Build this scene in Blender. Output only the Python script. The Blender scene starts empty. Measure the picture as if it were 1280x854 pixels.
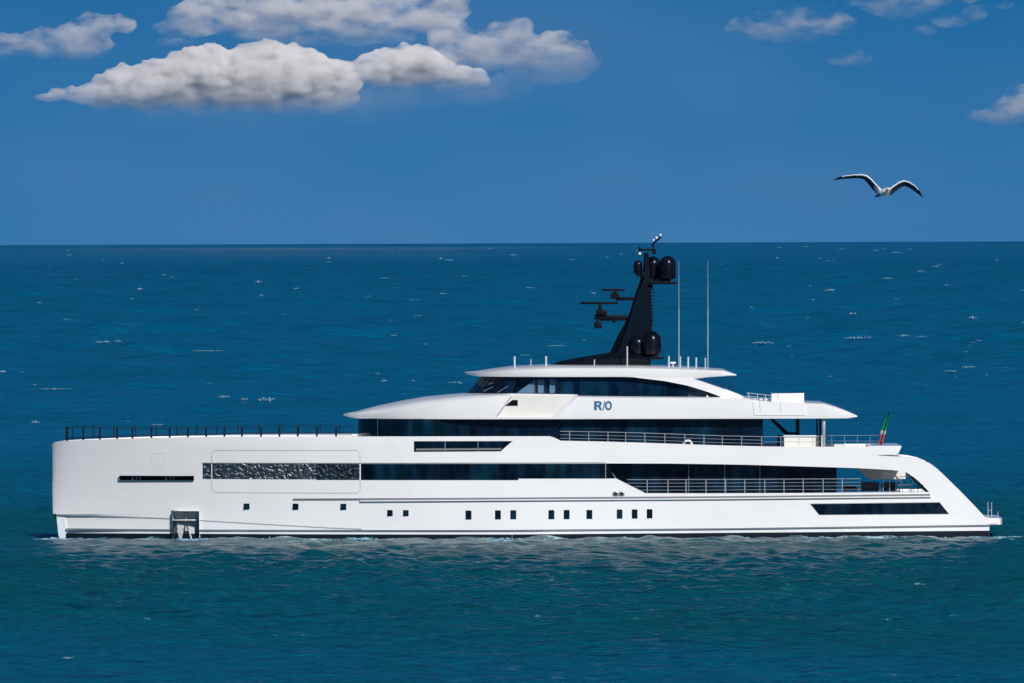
import bpy, bmesh, math, random
import numpy as np
from mathutils import Vector, Matrix, noise as mnoise

random.seed(7)
rng = np.random.default_rng(11)
R = math.radians
scn = bpy.context.scene
col = scn.collection

# ------------------------------------------------------------------ camera
DIST = 800.0                     # camera to the near side of the yacht, metres
BEAM = 5.6                       # half beam
CAM_Y = -DIST - BEAM
CAM_H = 19.15
MPP = 62.0 / 1189.0              # metres per photo pixel on the near side
HORIZON = 303.2
ROLL = 0.0037

cam_d = bpy.data.cameras.new('camera')
cam = bpy.data.objects.new('camera', cam_d)
col.objects.link(cam)
cam.location = (0, CAM_Y, CAM_H)
cam.rotation_euler = (Matrix.Rotation(R(90), 3, 'X') @ Matrix.Rotation(-ROLL, 3, 'Z')).to_euler()
cam_d.sensor_width = 36.0
cam_d.lens = 36.0 * DIST / (1280 * MPP)
cam_d.shift_y = (HORIZON - 427.0) / 1280.0
cam_d.clip_start = 1.0
cam_d.clip_end = 1.0e6
scn.camera = cam

# ------------------------------------------------------------------ sky, sun, exposure
SUN_EL, SUN_AZ = R(33), R(157)   # azimuth from +Y (north) towards +X (east)
world = bpy.data.worlds.new('World')
scn.world = world
world.use_nodes = True
nt = world.node_tree
for n in list(nt.nodes):
    nt.nodes.remove(n)
w_out = nt.nodes.new('ShaderNodeOutputWorld')
w_bg = nt.nodes.new('ShaderNodeBackground')
w_sky = nt.nodes.new('ShaderNodeTexSky')
w_sky.sky_type = 'NISHITA'
w_sky.sun_disc = False
w_sky.sun_elevation = SUN_EL
w_sky.sun_rotation = SUN_AZ
w_sky.altitude = 0
w_sky.air_density = 1.0
w_sky.dust_density = 0.1
w_sky.ozone_density = 4.0
w_geo = nt.nodes.new('ShaderNodeTexCoord')
w_map = nt.nodes.new('ShaderNodeVectorMath'); w_map.operation = 'MULTIPLY_ADD'
w_map.inputs[1].default_value = (1, 1, 3.2)
w_map.inputs[2].default_value = (0, 0, 0.30)
w_nrm = nt.nodes.new('ShaderNodeVectorMath'); w_nrm.operation = 'NORMALIZE'
w_hsv = nt.nodes.new('ShaderNodeHueSaturation')
w_hsv.inputs['Saturation'].default_value = 1.48
w_hsv.inputs['Hue'].default_value = 0.496
w_hsv.inputs['Value'].default_value = 0.70
w_bg.inputs['Strength'].default_value = 0.10
nt.links.new(w_geo.outputs['Generated'], w_map.inputs[0])
nt.links.new(w_map.outputs[0], w_nrm.inputs[0])
nt.links.new(w_nrm.outputs[0], w_sky.inputs['Vector'])
nt.links.new(w_sky.outputs[0], w_hsv.inputs['Color'])
# a thin uneven veil of high vapour, paler towards the horizon
w_vm = nt.nodes.new('ShaderNodeMapping'); w_vm.inputs['Scale'].default_value = (11, 11, 34)
w_vn = nt.nodes.new('ShaderNodeTexNoise'); w_vn.inputs['Scale'].default_value = 1.0; w_vn.inputs['Detail'].default_value = 4
w_vr = nt.nodes.new('ShaderNodeMapRange'); w_vr.interpolation_type = 'SMOOTHSTEP'
w_vr.inputs['From Min'].default_value = 0.42; w_vr.inputs['From Max'].default_value = 0.72
w_vr.inputs['To Min'].default_value = 0.0; w_vr.inputs['To Max'].default_value = 0.34
w_vx = nt.nodes.new('ShaderNodeMix'); w_vx.data_type = 'RGBA'
w_vx.inputs[7].default_value = (1.25, 2.35, 4.4, 1)
nt.links.new(w_geo.outputs['Generated'], w_vm.inputs['Vector'])
nt.links.new(w_vm.outputs[0], w_vn.inputs['Vector'])
nt.links.new(w_vn.outputs['Fac'], w_vr.inputs['Value'])
w_sep = nt.nodes.new('ShaderNodeSeparateXYZ')
w_hz = nt.nodes.new('ShaderNodeMapRange'); w_hz.interpolation_type = 'SMOOTHSTEP'
w_hz.inputs['From Min'].default_value = 0.0; w_hz.inputs['From Max'].default_value = 0.022
w_hz.inputs['To Min'].default_value = 0.30; w_hz.inputs['To Max'].default_value = 0.0
w_add = nt.nodes.new('ShaderNodeMath'); w_add.operation = 'ADD'; w_add.use_clamp = True
nt.links.new(w_geo.outputs['Generated'], w_sep.inputs[0])
nt.links.new(w_sep.outputs['Z'], w_hz.inputs['Value'])
nt.links.new(w_hz.outputs[0], w_add.inputs[0])
nt.links.new(w_vr.outputs[0], w_add.inputs[1])
nt.links.new(w_add.outputs[0], w_vx.inputs[0])
nt.links.new(w_hsv.outputs[0], w_vx.inputs[6])
nt.links.new(w_vx.outputs[2], w_bg.inputs['Color'])
nt.links.new(w_bg.outputs[0], w_out.inputs['Surface'])

sun_d = bpy.data.lights.new('sun', 'SUN')
sun_d.energy = 4.2
sun_d.angle = R(0.5)
sun_d.color = (1.0, 0.957, 0.90)
sun = bpy.data.objects.new('sun', sun_d)
col.objects.link(sun)
to_sun = Vector((math.sin(SUN_AZ) * math.cos(SUN_EL), math.cos(SUN_AZ) * math.cos(SUN_EL), math.sin(SUN_EL)))
sun.rotation_euler = to_sun.to_track_quat('Z', 'Y').to_euler()
sun.location = (60, -200, 200)

scn.view_settings.view_transform = 'Standard'
scn.view_settings.look = 'None'
scn.view_settings.exposure = 0.0
scn.view_settings.gamma = 1.0
scn.view_settings.use_curve_mapping = False
scn.cycles.use_denoising = True
scn.cycles.max_bounces = 14
scn.cycles.transparent_max_bounces = 24
scn.cycles.volume_bounces = 7
scn.cycles.sample_clamp_indirect = 6.0


# ------------------------------------------------------------------ mapping from photo measurements to metres
def W(px, py, y=-BEAM):
    """The point at depth y that the photograph shows at (px, py)."""
    d = y - CAM_Y
    u = (px - 640.0) * MPP / DIST
    v = (HORIZON - py) * MPP / DIST
    return Vector(((u + v * ROLL) * d, y, CAM_H + (v - u * ROLL) * d))


def WX(px, py=600.0):
    return W(px, py).x


def WZ(px, py):
    return W(px, py).z


def line(pts, x):
    """Piecewise linear through (x, value) points."""
    if x <= pts[0][0]:
        return pts[0][1]
    for (a, va), (b, vb) in zip(pts, pts[1:]):
        if x <= b:
            return va + (vb - va) * (x - a) / max(b - a, 1e-9)
    return pts[-1][1]


def wline(pxpts):
    """A polyline of photo points as (x, z) metres on the near side."""
    return [(W(a, b).x, W(a, b).z) for a, b in pxpts]


# ------------------------------------------------------------------ materials
def new_mat(name):
    m = bpy.data.materials.new(name)
    m.use_nodes = True
    return m, m.node_tree, m.node_tree.nodes['Principled BSDF']


def plain(name, rgb, rough=0.5, metal=0.0, vary=0.06, scale=1.5, coat=0.0, spec=0.5, fair=0.0):
    """A paint, metal or cloth with a faint uneven tone and gloss."""
    m, t, b = new_mat(name)
    tc = t.nodes.new('ShaderNodeTexCoord')
    nz = t.nodes.new('ShaderNodeTexNoise')
    nz.inputs['Scale'].default_value = scale
    nz.inputs['Detail'].default_value = 5
    t.links.new(tc.outputs['Object'], nz.inputs['Vector'])
    rp = t.nodes.new('ShaderNodeValToRGB')
    rp.color_ramp.elements[0].position = 0.3
    rp.color_ramp.elements[1].position = 0.7
    rp.color_ramp.elements[0].color = tuple(c * (1 - vary) for c in rgb) + (1,)
    rp.color_ramp.elements[1].color = tuple(min(1, c * (1 + vary)) for c in rgb) + (1,)
    t.links.new(nz.outputs['Fac'], rp.inputs['Fac'])
    t.links.new(rp.outputs['Color'], b.inputs['Base Color'])
    mr = t.nodes.new('ShaderNodeMapRange')
    mr.inputs['To Min'].default_value = max(0.02, rough * 0.85)
    mr.inputs['To Max'].default_value = min(1, rough * 1.2)
    t.links.new(nz.outputs['Fac'], mr.inputs['Value'])
    t.links.new(mr.outputs[0], b.inputs['Roughness'])
    if fair:
        # slightly uneven fairing of the plating
        mp = t.nodes.new('ShaderNodeMapping')
        mp.inputs['Scale'].default_value = (0.22, 0.5, 0.9)
        n2 = t.nodes.new('ShaderNodeTexNoise')
        n2.inputs['Scale'].default_value = 1.0
        n2.inputs['Detail'].default_value = 3
        t.links.new(tc.outputs['Object'], mp.inputs['Vector'])
        t.links.new(mp.outputs[0], n2.inputs['Vector'])
        bp = t.nodes.new('ShaderNodeBump')
        bp.inputs['Distance'].default_value = fair
        t.links.new(n2.outputs['Fac'], bp.inputs['Height'])
        t.links.new(bp.outputs[0], b.inputs['Normal'])
        t.links.new(bp.outputs[0], b.inputs['Coat Normal'])
    b.inputs['Metallic'].default_value = metal
    b.inputs['Coat Weight'].default_value = coat
    b.inputs['Coat Roughness'].default_value = 0.06
    b.inputs['Specular IOR Level'].default_value = spec
    return m


M = {}
M['white'] = plain('white_paint', (0.83, 0.83, 0.832), 0.28, vary=0.02, scale=0.35, coat=0.6, fair=0.022)
M['white_deck'] = plain('white_roof_paint', (0.76, 0.77, 0.78), 0.45, vary=0.03, scale=0.8)
M['cream'] = plain('cream_paint', (0.72, 0.71, 0.67), 0.35, vary=0.02, scale=0.8)
M['grey_line'] = plain('grey_trim_and_shade', (0.16, 0.18, 0.20), 0.5)  # grey trim, also the painted shadow lines of the hull rails
M['seam'] = plain('panel_seam', (0.46, 0.47, 0.49), 0.5)
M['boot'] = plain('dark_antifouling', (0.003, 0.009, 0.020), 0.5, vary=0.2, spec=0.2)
M['teak'] = plain('teak_deck', (0.30, 0.21, 0.13), 0.6, vary=0.12, scale=4)
M['black'] = plain('black_mast_paint', (0.004, 0.006, 0.010), 0.5, vary=0.2, spec=0.07)
M['dome'] = plain('black_dome_gloss', (0.003, 0.005, 0.009), 0.25, vary=0.2, spec=0.25)
M['black_panel'] = plain('dark_blue_mast_panel', (0.001, 0.006, 0.014), 0.55, vary=0.2, spec=0.06)
M['steel'] = plain('polished_steel', (0.40, 0.43, 0.47), 0.3, metal=0.35)
M['rail_dark'] = plain('dark_rail_post', (0.004, 0.009, 0.018), 0.5, spec=0.12)
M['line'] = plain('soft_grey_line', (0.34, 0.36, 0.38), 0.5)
M['faint_seam'] = plain('faint_panel_seam', (0.68, 0.69, 0.71), 0.5)
M['recess'] = plain('recess_grey', (0.42, 0.44, 0.45), 0.6)
M['whip'] = plain('whip_antenna_grey', (0.30, 0.38, 0.46), 0.5)
M['anchor'] = plain('galvanised_steel', (0.40, 0.42, 0.43), 0.55, metal=0.1, vary=0.4, scale=9)
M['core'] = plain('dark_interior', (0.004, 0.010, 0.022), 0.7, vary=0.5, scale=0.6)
M['curtain'] = plain('pale_curtain', (0.42, 0.47, 0.50), 0.9)
M['curtain_dim'] = plain('grey_blue_curtain', (0.06, 0.13, 0.17), 0.9, vary=0.3)
M['sofa'] = plain('dark_sofa_cloth', (0.012, 0.016, 0.026), 0.8, vary=0.2)
M['cushion'] = plain('white_cushion', (0.7, 0.7, 0.68), 0.9)
M['letter'] = plain('blue_lettering', (0.02, 0.14, 0.26), 0.4)
M['antenna'] = plain('pale_antenna', (0.48, 0.54, 0.62), 0.4)
M['orange'] = plain('lifebuoy_orange', (0.55, 0.12, 0.05), 0.6)
M['lamp_white'] = plain('white_plastic', (0.8, 0.82, 0.85), 0.3)


def dark_glass(name, rgb, rough=0.04):
    m, t, b = new_mat(name)
    tc = t.nodes.new('ShaderNodeTexCoord')
    nz = t.nodes.new('ShaderNodeTexNoise')
    nz.inputs['Scale'].default_value = 0.55
    nz.inputs['Detail'].default_value = 4
    mp = t.nodes.new('ShaderNodeMapping')
    mp.inputs['Scale'].default_value = (2.6, 1, 0.8)
    t.links.new(tc.outputs['Object'], mp.inputs['Vector'])
    t.links.new(mp.outputs[0], nz.inputs['Vector'])
    rp = t.nodes.new('ShaderNodeValToRGB')
    rp.color_ramp.elements[0].position = 0.42
    rp.color_ramp.elements[1].position = 0.68
    rp.color_ramp.elements[0].color = tuple(c * 0.55 for c in rgb) + (1,)
    rp.color_ramp.elements[1].color = tuple(c * 1.9 for c in rgb) + (1,)
    t.links.new(nz.outputs['Fac'], rp.inputs['Fac'])
    t.links.new(rp.outputs['Color'], b.inputs['Base Color'])
    b.inputs['Roughness'].default_value = rough
    b.inputs['IOR'].default_value = 1.36
    return m


def clear_glass(name, tint, gloss=0.05):
    m, t, b = new_mat(name)
    t.nodes.remove(b)
    out = t.nodes['Material Output']
    tr = t.nodes.new('ShaderNodeBsdfTransparent')
    tr.inputs['Color'].default_value = tint + (1,)
    gl = t.nodes.new('ShaderNodeBsdfGlossy')
    gl.inputs['Roughness'].default_value = 0.03
    fr = t.nodes.new('ShaderNodeFresnel')
    fr.inputs['IOR'].default_value = 1.45
    mx = t.nodes.new('ShaderNodeMixShader')
    t.links.new(fr.outputs[0], mx.inputs[0])
    t.links.new(tr.outputs[0], mx.inputs[1])
    t.links.new(gl.outputs[0], mx.inputs[2])
    t.links.new(mx.outputs[0], out.inputs['Surface'])
    return m


def rippled_glass(name, rgb):
    m = dark_glass(name, rgb, 0.35)
    t = m.node_tree
    b = t.nodes['Principled BSDF']
    tc = t.nodes.new('ShaderNodeTexCoord')
    nz = t.nodes.new('ShaderNodeTexNoise')
    nz.inputs['Scale'].default_value = 4.6
    nz.inputs['Detail'].default_value = 2
    nz.inputs['Roughness'].default_value = 0.5
    nz.inputs['Distortion'].default_value = 0.6
    t.links.new(tc.outputs['Object'], nz.inputs['Vector'])
    bp = t.nodes.new('ShaderNodeBump')
    bp.inputs['Strength'].default_value = 1.0
    bp.inputs['Distance'].default_value = 0.17
    t.links.new(nz.outputs['Fac'], bp.inputs['Height'])
    t.links.new(bp.outputs[0], b.inputs['Normal'])
    b.inputs['IOR'].default_value = 2.4
    return m


M['glass_ripple'] = rippled_glass('rippled_window_glass', (0.004, 0.012, 0.026))
M['glass_ripple_soft'] = rippled_glass('soft_rippled_window_glass', (0.003, 0.011, 0.024))
M['glass_ripple_soft'].node_tree.nodes['Principled BSDF'].inputs['IOR'].default_value = 1.62
M['glass_navy'] = dark_glass('navy_window_glass', (0.002, 0.010, 0.024))
M['glass_dark'] = dark_glass('dark_window_glass', (0.0015, 0.006, 0.016))
M['glass_teal'] = dark_glass('teal_window_glass', (0.002, 0.016, 0.032))
M['glass_pale'] = clear_glass('pale_clear_glass', (0.90, 0.95, 0.98))
M['glass_clear'] = clear_glass('tinted_clear_glass', (0.70, 0.80, 0.88))
M['glass_smoke'] = clear_glass('smoked_clear_glass', (0.62, 0.72, 0.78))


# ------------------------------------------------------------------ object helpers
def tag(o, label=None, cat=None, group=None, kind=None):
    if label: o['label'] = label
    if cat: o['category'] = cat
    if group: o['group'] = group
    if kind: o['kind'] = kind
    return o


def empty(name, loc):
    o = bpy.data.objects.new(name, None)
    o.empty_display_size = 0.5
    o.location = loc
    col.objects.link(o)
    return o


def sharpen(me, ang=32):
    bm = bmesh.new()
    bm.from_mesh(me)
    bmesh.ops.recalc_face_normals(bm, faces=bm.faces[:])
    for f in bm.faces:
        f.smooth = True
    for e in bm.edges:
        e.smooth = len(e.link_faces) == 2 and e.calc_face_angle(0) < R(ang)
    bm.to_mesh(me)
    bm.free()


def obj(name, bm, mat, parent=None, loc=None, ang=32):
    """Links the bmesh (in world metres) as one mesh object, its origin at loc."""
    me = bpy.data.meshes.new(name)
    base = Vector(loc) if loc is not None else Vector((0, 0, 0))
    if parent is not None and loc is None:
        p, base = parent, Vector((0, 0, 0))
        while p is not None:
            base += p.location
            p = p.parent
    bmesh.ops.translate(bm, verts=bm.verts[:], vec=-base)
    bm.to_mesh(me)
    bm.free()
    sharpen(me, ang)
    for m in (mat if isinstance(mat, (list, tuple)) else [mat]):
        me.materials.append(m)
    o = bpy.data.objects.new(name, me)
    col.objects.link(o)
    if loc is not None:
        o.location = loc
    if parent is not None:
        o.parent = parent
    return o


def add_loft(bm, rings, cap=True, closed=True):
    rows = [[bm.verts.new(p) for p in r] for r in rings]
    n = len(rows[0])
    for a, b in zip(rows, rows[1:]):
        for i in range(n if closed else n - 1):
            j = (i + 1) % n
            vs = []
            for v in (a[i], a[j], b[j], b[i]):
                if v not in vs:
                    vs.append(v)
            if len(vs) > 2:
                bm.faces.new(vs)
    if cap:
        bm.faces.new(rows[0][::-1])
        bm.faces.new(rows[-1])
    return bm


def add_prism(bm, pts, y0, y1):
    """Polygon of (x, z) points extruded from y0 to y1."""
    a = [bm.verts.new((x, y0, z)) for x, z in pts]
    b = [bm.verts.new((x, y1, z)) for x, z in pts]
    n = len(pts)
    bm.faces.new(a)
    bm.faces.new(b[::-1])
    for i in range(n):
        j = (i + 1) % n
        bm.faces.new((a[i], b[i], b[j], a[j]))
    return bm


def pprism(bm, pxpts, y0, y1):
    return add_prism(bm, wline(pxpts), y0, y1)


def add_box(bm, c, s, bevel=0.0, rot=None):
    m = Matrix.Translation(c)
    if rot is not None:
        m = m @ rot.to_4x4()
    r = bmesh.ops.create_cube(bm, size=1.0, matrix=m @ Matrix.Diagonal((s[0], s[1], s[2], 1)))
    if bevel:
        es = list({e for v in r['verts'] for e in v.link_edges})
        bmesh.ops.bevel(bm, geom=es, offset=bevel, segments=2, affect='EDGES', profile=0.5)
    return bm


def add_tube(bm, pts, r, seg=8, r1=None):
    pts = [Vector(p) for p in pts]
    rings = []
    for i, p in enumerate(pts):
        d = (pts[min(i + 1, len(pts) - 1)] - pts[max(i - 1, 0)]).normalized()
        up = Vector((0, 0, 1)) if abs(d.z) < 0.95 else Vector((1, 0, 0))
        s = d.cross(up).normalized()
        t = s.cross(d).normalized()
        rr = r if r1 is None else r + (r1 - r) * i / (len(pts) - 1)
        rings.append([p + (s * math.cos(a) + t * math.sin(a)) * rr for a in
                      [2 * math.pi * k / seg for k in range(seg)]])
    return add_loft(bm, rings)


def add_lathe(bm, c, prof, seg=24):
    """Rings of (radius, z) turned about the vertical through c."""
    rings = [[(c[0] + r * math.cos(2 * math.pi * k / seg), c[1] + r * math.sin(2 * math.pi * k / seg), c[2] + z)
              for k in range(seg)] for r, z in prof]
    return add_loft(bm, rings)


def boolean(o, cutters):
    for c in cutters:
        md = o.modifiers.new('cut', 'BOOLEAN')
        md.operation = 'DIFFERENCE'
        md.solver = 'EXACT'
        md.object = c
    dg = bpy.context.evaluated_depsgraph_get()
    me = bpy.data.meshes.new_from_object(o.evaluated_get(dg))
    o.modifiers.clear()
    old = o.data
    me.name = old.name
    o.data = me
    bpy.data.meshes.remove(old)
    for c in cutters:
        d = c.data
        bpy.data.objects.remove(c)
        bpy.data.meshes.remove(d)
    sharpen(o.data)


def cutter(bm):
    bmesh.ops.recalc_face_normals(bm, faces=bm.faces[:])
    me = bpy.data.meshes.new('cutter')
    bm.to_mesh(me)
    bm.free()
    o = bpy.data.objects.new('cutter', me)
    col.objects.link(o)
    return o


# ------------------------------------------------------------------ sea
def foam_noise(t, vec, scale, detail=6, rough=0.6):
    n = t.nodes.new('ShaderNodeTexNoise')
    n.inputs['Scale'].default_value = scale
    n.inputs['Detail'].default_value = detail
    n.inputs['Roughness'].default_value = rough
    t.links.new(vec, n.inputs['Vector'])
    return n.outputs['Fac']


def math_node(t, op, a, b=None, c=None, clamp=False):
    n = t.nodes.new('ShaderNodeMath')
    n.operation = op
    n.use_clamp = clamp
    for i, v in enumerate((a, b, c)):
        if v is None:
            continue
        if isinstance(v, (int, float)):
            n.inputs[i].default_value = v
        else:
            t.links.new(v, n.inputs[i])
    return n.outputs[0]


def remap(t, v, a, b, c=0.0, d=1.0, smooth=True):
    n = t.nodes.new('ShaderNodeMapRange')
    if smooth:
        n.interpolation_type = 'SMOOTHSTEP'
    n.inputs['From Min'].default_value = a
    n.inputs['From Max'].default_value = b
    n.inputs['To Min'].default_value = c
    n.inputs['To Max'].default_value = d
    t.links.new(v, n.inputs['Value'])
    return n.outputs[0]


def sea_material():
    m, t, b = new_mat('sea_water')
    L = t.links.new
    tc = t.nodes.new('ShaderNodeTexCoord')
    P = tc.outputs['Object']

    def stretched(sx, sy):
        mp = t.nodes.new('ShaderNodeMapping')
        mp.inputs['Scale'].default_value = (sx, sy, 1)
        L(P, mp.inputs['Vector'])
        return mp.outputs[0]
    sep = t.nodes.new('ShaderNodeSeparateXYZ')
    L(P, sep.inputs[0])
    # broad patches of greener and bluer water
    patch = foam_noise(t, stretched(0.8, 0.35), 0.03, 4)
    pf = remap(t, patch, 0.35, 0.68)
    # green churned water round the hull and towards the shallows in front of it
    dy = math_node(t, 'ABSOLUTE', math_node(t, 'ADD', sep.outputs['Y'], 70.0))
    near = remap(t, dy, 10.0, 420.0, 0.88, 0.0)
    mixc = t.nodes.new('ShaderNodeMix'); mixc.data_type = 'RGBA'
    mixc.inputs[6].default_value = (0.0000, 0.104, 0.222, 1)
    mixc.inputs[7].default_value = (0.0010, 0.070, 0.092, 1)
    fac = math_node(t, 'ADD', math_node(t, 'MULTIPLY', pf, 0.35), near, clamp=True)
    L(fac, mixc.inputs[0])
    # foam alongside the hull
    attr = t.nodes.new('ShaderNodeAttribute')
    attr.attribute_name = 'foam'
    fn = foam_noise(t, stretched(0.5, 0.25), 0.9, 9, 0.68)
    fn2 = foam_noise(t, stretched(1.0, 0.4), 3.5, 6, 0.7)
    fsum = math_node(t, 'ADD', math_node(t, 'MULTIPLY', fn, 0.55), math_node(t, 'MULTIPLY', fn2, 0.45))
    thr = math_node(t, 'SUBTRACT', fsum, math_node(t, 'SUBTRACT', 0.78, math_node(t, 'MULTIPLY', attr.outputs['Fac'], 0.33)))
    foam = remap(t, thr, 0.0, 0.11)
    mixf = t.nodes.new('ShaderNodeMix'); mixf.data_type = 'RGBA'
    L(math_node(t, 'MULTIPLY', foam, 0.8), mixf.inputs[0])
    L(mixc.outputs[2], mixf.inputs[6])
    mixf.inputs[7].default_value = (0.60, 0.78, 0.78, 1)
    L(mixf.outputs[2], b.inputs['Base Color'])
    far = remap(t, sep.outputs['Y'], 300.0, 9000.0, 0.20, 0.20)
    rmix = t.nodes.new('ShaderNodeMix'); rmix.data_type = 'FLOAT'
    L(foam, rmix.inputs[0]); L(far, rmix.inputs[2]); rmix.inputs[3].default_value = 0.8
    L(rmix.outputs[0], b.inputs['Roughness'])
    b.inputs['IOR'].default_value = 1.33
    b.inputs['Specular IOR Level'].default_value = 0.5
    # small waves
    h1 = foam_noise(t, stretched(0.45, 1.0), 0.55, 5, 0.6)
    h2 = foam_noise(t, stretched(0.6, 1.0), 2.6, 4, 0.6)
    h3 = foam_noise(t, stretched(0.5, 1.0), 0.11, 4, 0.55)
    hs = math_node(t, 'ADD', math_node(t, 'MULTIPLY', h1, 0.75), math_node(t, 'MULTIPLY', h2, 0.22))
    hs = math_node(t, 'ADD', hs, math_node(t, 'MULTIPLY', h3, 1.2))
    bp = t.nodes.new('ShaderNodeBump')
    bp.inputs['Strength'].default_value = 1.0
    bp.inputs['Distance'].default_value = 1.05
    L(hs, bp.inputs['Height'])
    L(bp.outputs[0], b.inputs['Normal'])
    return m


def wave_height(x, y, spacing):
    """Summed wind waves; components too short for the mesh spacing are left to the bump."""
    r = np.random.default_rng(5)
    h = np.zeros_like(x)
    for k in range(90):
        lam = 0.85 * (13 / 0.85) ** r.random()
        th = r.normal(R(-70), R(42))
        ph = r.random() * 2 * math.pi
        amp = 0.0092 * lam ** 0.45 * (0.6 + 0.8 * r.random())
        on = np.where((spacing.min(axis=1) < lam / 2.5))[0]
        on = slice(on.min(), on.max() + 1) if len(on) else slice(0, 0)
        q = np.sin((x[on] * math.cos(th) + y[on] * math.sin(th)) * 2 * math.pi / lam + ph)
        q = q + 0.35 * (q * q - 0.5)
        h[on] += amp * q * np.clip((lam / spacing[on] - 2.5) / 2.0, 0, 1)
    # larger seas further out, beyond the sheltered water round the yacht
    out = np.clip((y - 120.0) / 1500.0, 0, 1)
    for k in range(32):
        lam = 7.0 * (58 / 7.0) ** r.random()
        th = r.normal(R(-75), R(40))
        ph = r.random() * 2 * math.pi
        on = np.where((spacing.min(axis=1) < lam / 2.0))[0]
        on = slice(on.min(), on.max() + 1) if len(on) else slice(0, 0)
        q = np.sin((x[on] * math.cos(th) + y[on] * math.sin(th)) * 2 * math.pi / lam + ph)
        h[on] += 0.0165 * lam ** 0.85 * (q + 0.3 * (q * q - 0.5)) * np.clip((lam / spacing[on] - 2.0) / 2.0, 0, 1) * out[on]
    # gusts: rougher and calmer areas
    g = 0.8 + 0.35 * np.sin(x * 0.021 + 1.3 * np.sin(y * 0.011)) * np.sin(y * 0.017 + 0.7)
    return h * g


def hull_gap(x, y):
    """Metres from the near side of the hull, positive towards the camera."""
    xb, xs = WX(66), WX(1240)
    hw = np.interp(x, [xb, xb + 4, xb + 10, xb + 20, xb + 30, xs], [0, 1.2, 2.8, 4.6, 5.4, 5.3])
    dx = np.maximum(np.maximum(xb - x, x - xs), 0)
    return -(y + hw), dx


def build_sea():
    # rings of points round the foot of the camera, close together where the yacht lies
    rad = [30.0]
    while rad[-1] < 3.0e5:
        d = rad[-1]
        if d < 470: st = max(2.0, d * 0.05) if d < 440 else 1.2
        elif d < 1000: st = 0.32
        elif d < 3000: st = 0.32 + (d - 1000) * 0.0022
        elif d < 18000: st = 4.72 * (d / 3000) ** 0.95
        else: st = d * 0.003
        rad.append(d + st)
    rad = np.array(rad)
    inner = np.linspace(-3.4, 3.4, 440)
    outer = np.concatenate([np.linspace(3.75, 12, 24), np.linspace(14, 180, 40)])
    ang = np.radians(np.concatenate([-outer[::-1], inner, outer[:-1]]))
    na, nr = len(ang), len(rad)
    A, Rr = np.meshgrid(ang, rad)
    X = Rr * np.sin(A)
    Y = CAM_Y + Rr * np.cos(A)
    step_r = np.gradient(rad)[:, None] * np.ones_like(A)
    step_a = Rr * np.gradient(ang)[None, :]
    sp = np.maximum(step_r, step_a)
    Z = wave_height(X, Y, sp) - 0.19
    gap, dx = hull_gap(X, Y)
    # choppier broken water along the side; foam strongest against the plating
    chop = np.exp(-np.clip(gap, 0, None) / 9.0) * (gap > -1) * np.exp(-dx / 4.0)
    Z += chop * 0.16 * np.sin(X * 1.9 + 1.2 * np.sin(Y * 0.7)) * np.sin(Y * 0.55 + X * 0.35 + 1.0) * np.clip(2.2 / sp - 1, 0, 1)
    foam = 1.15 * np.exp(-(np.clip(gap, 0, None) / 9.0) ** 1.2) * (gap > -1.5) * np.exp(-dx / 3.0)
    foam *= 0.85 + 0.15 * np.sin(X * 0.31) 
    wide = 0.14 * np.exp(-(np.clip(gap, 0, None) / 34.0) ** 2) * (gap > -1.5) * np.exp(-dx / 10)
    foam = np.maximum(foam, wide)
    vs = np.stack([X.ravel(), Y.ravel(), Z.ravel()], 1)
    i = np.arange(nr - 1)[:, None] * na
    j = np.arange(na)[None, :]
    j2 = (j + 1) % na
    quads = np.stack([i + j, i + j2, i + na + j2, i + na + j], -1).reshape(-1, 4)
    quads = quads[:, ::-1]
    me = bpy.data.meshes.new('sea')
    me.vertices.add(len(vs))
    me.vertices.foreach_set('co', vs.ravel())
    me.loops.add(quads.size)
    me.loops.foreach_set('vertex_index', quads.ravel().astype(np.int32))
    me.polygons.add(len(quads))
    me.polygons.foreach_set('loop_start', (np.arange(len(quads)) * 4).astype(np.int32))
    me.update(calc_edges=True)
    me.polygons.foreach_set('use_smooth', np.ones(len(quads), dtype=bool))
    at = me.attributes.new('foam', 'FLOAT', 'POINT')
    at.data.foreach_set('value', foam.ravel())
    me.materials.append(sea_material())
    if me.polygons[len(quads) // 2].normal.z < 0:
        me.flip_normals()
    o = bpy.data.objects.new('sea', me)
    col.objects.link(o)
    tag(o, 'deep blue wind ruffled sea with green tinged water round the yacht', kind='structure')


build_sea()

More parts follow.
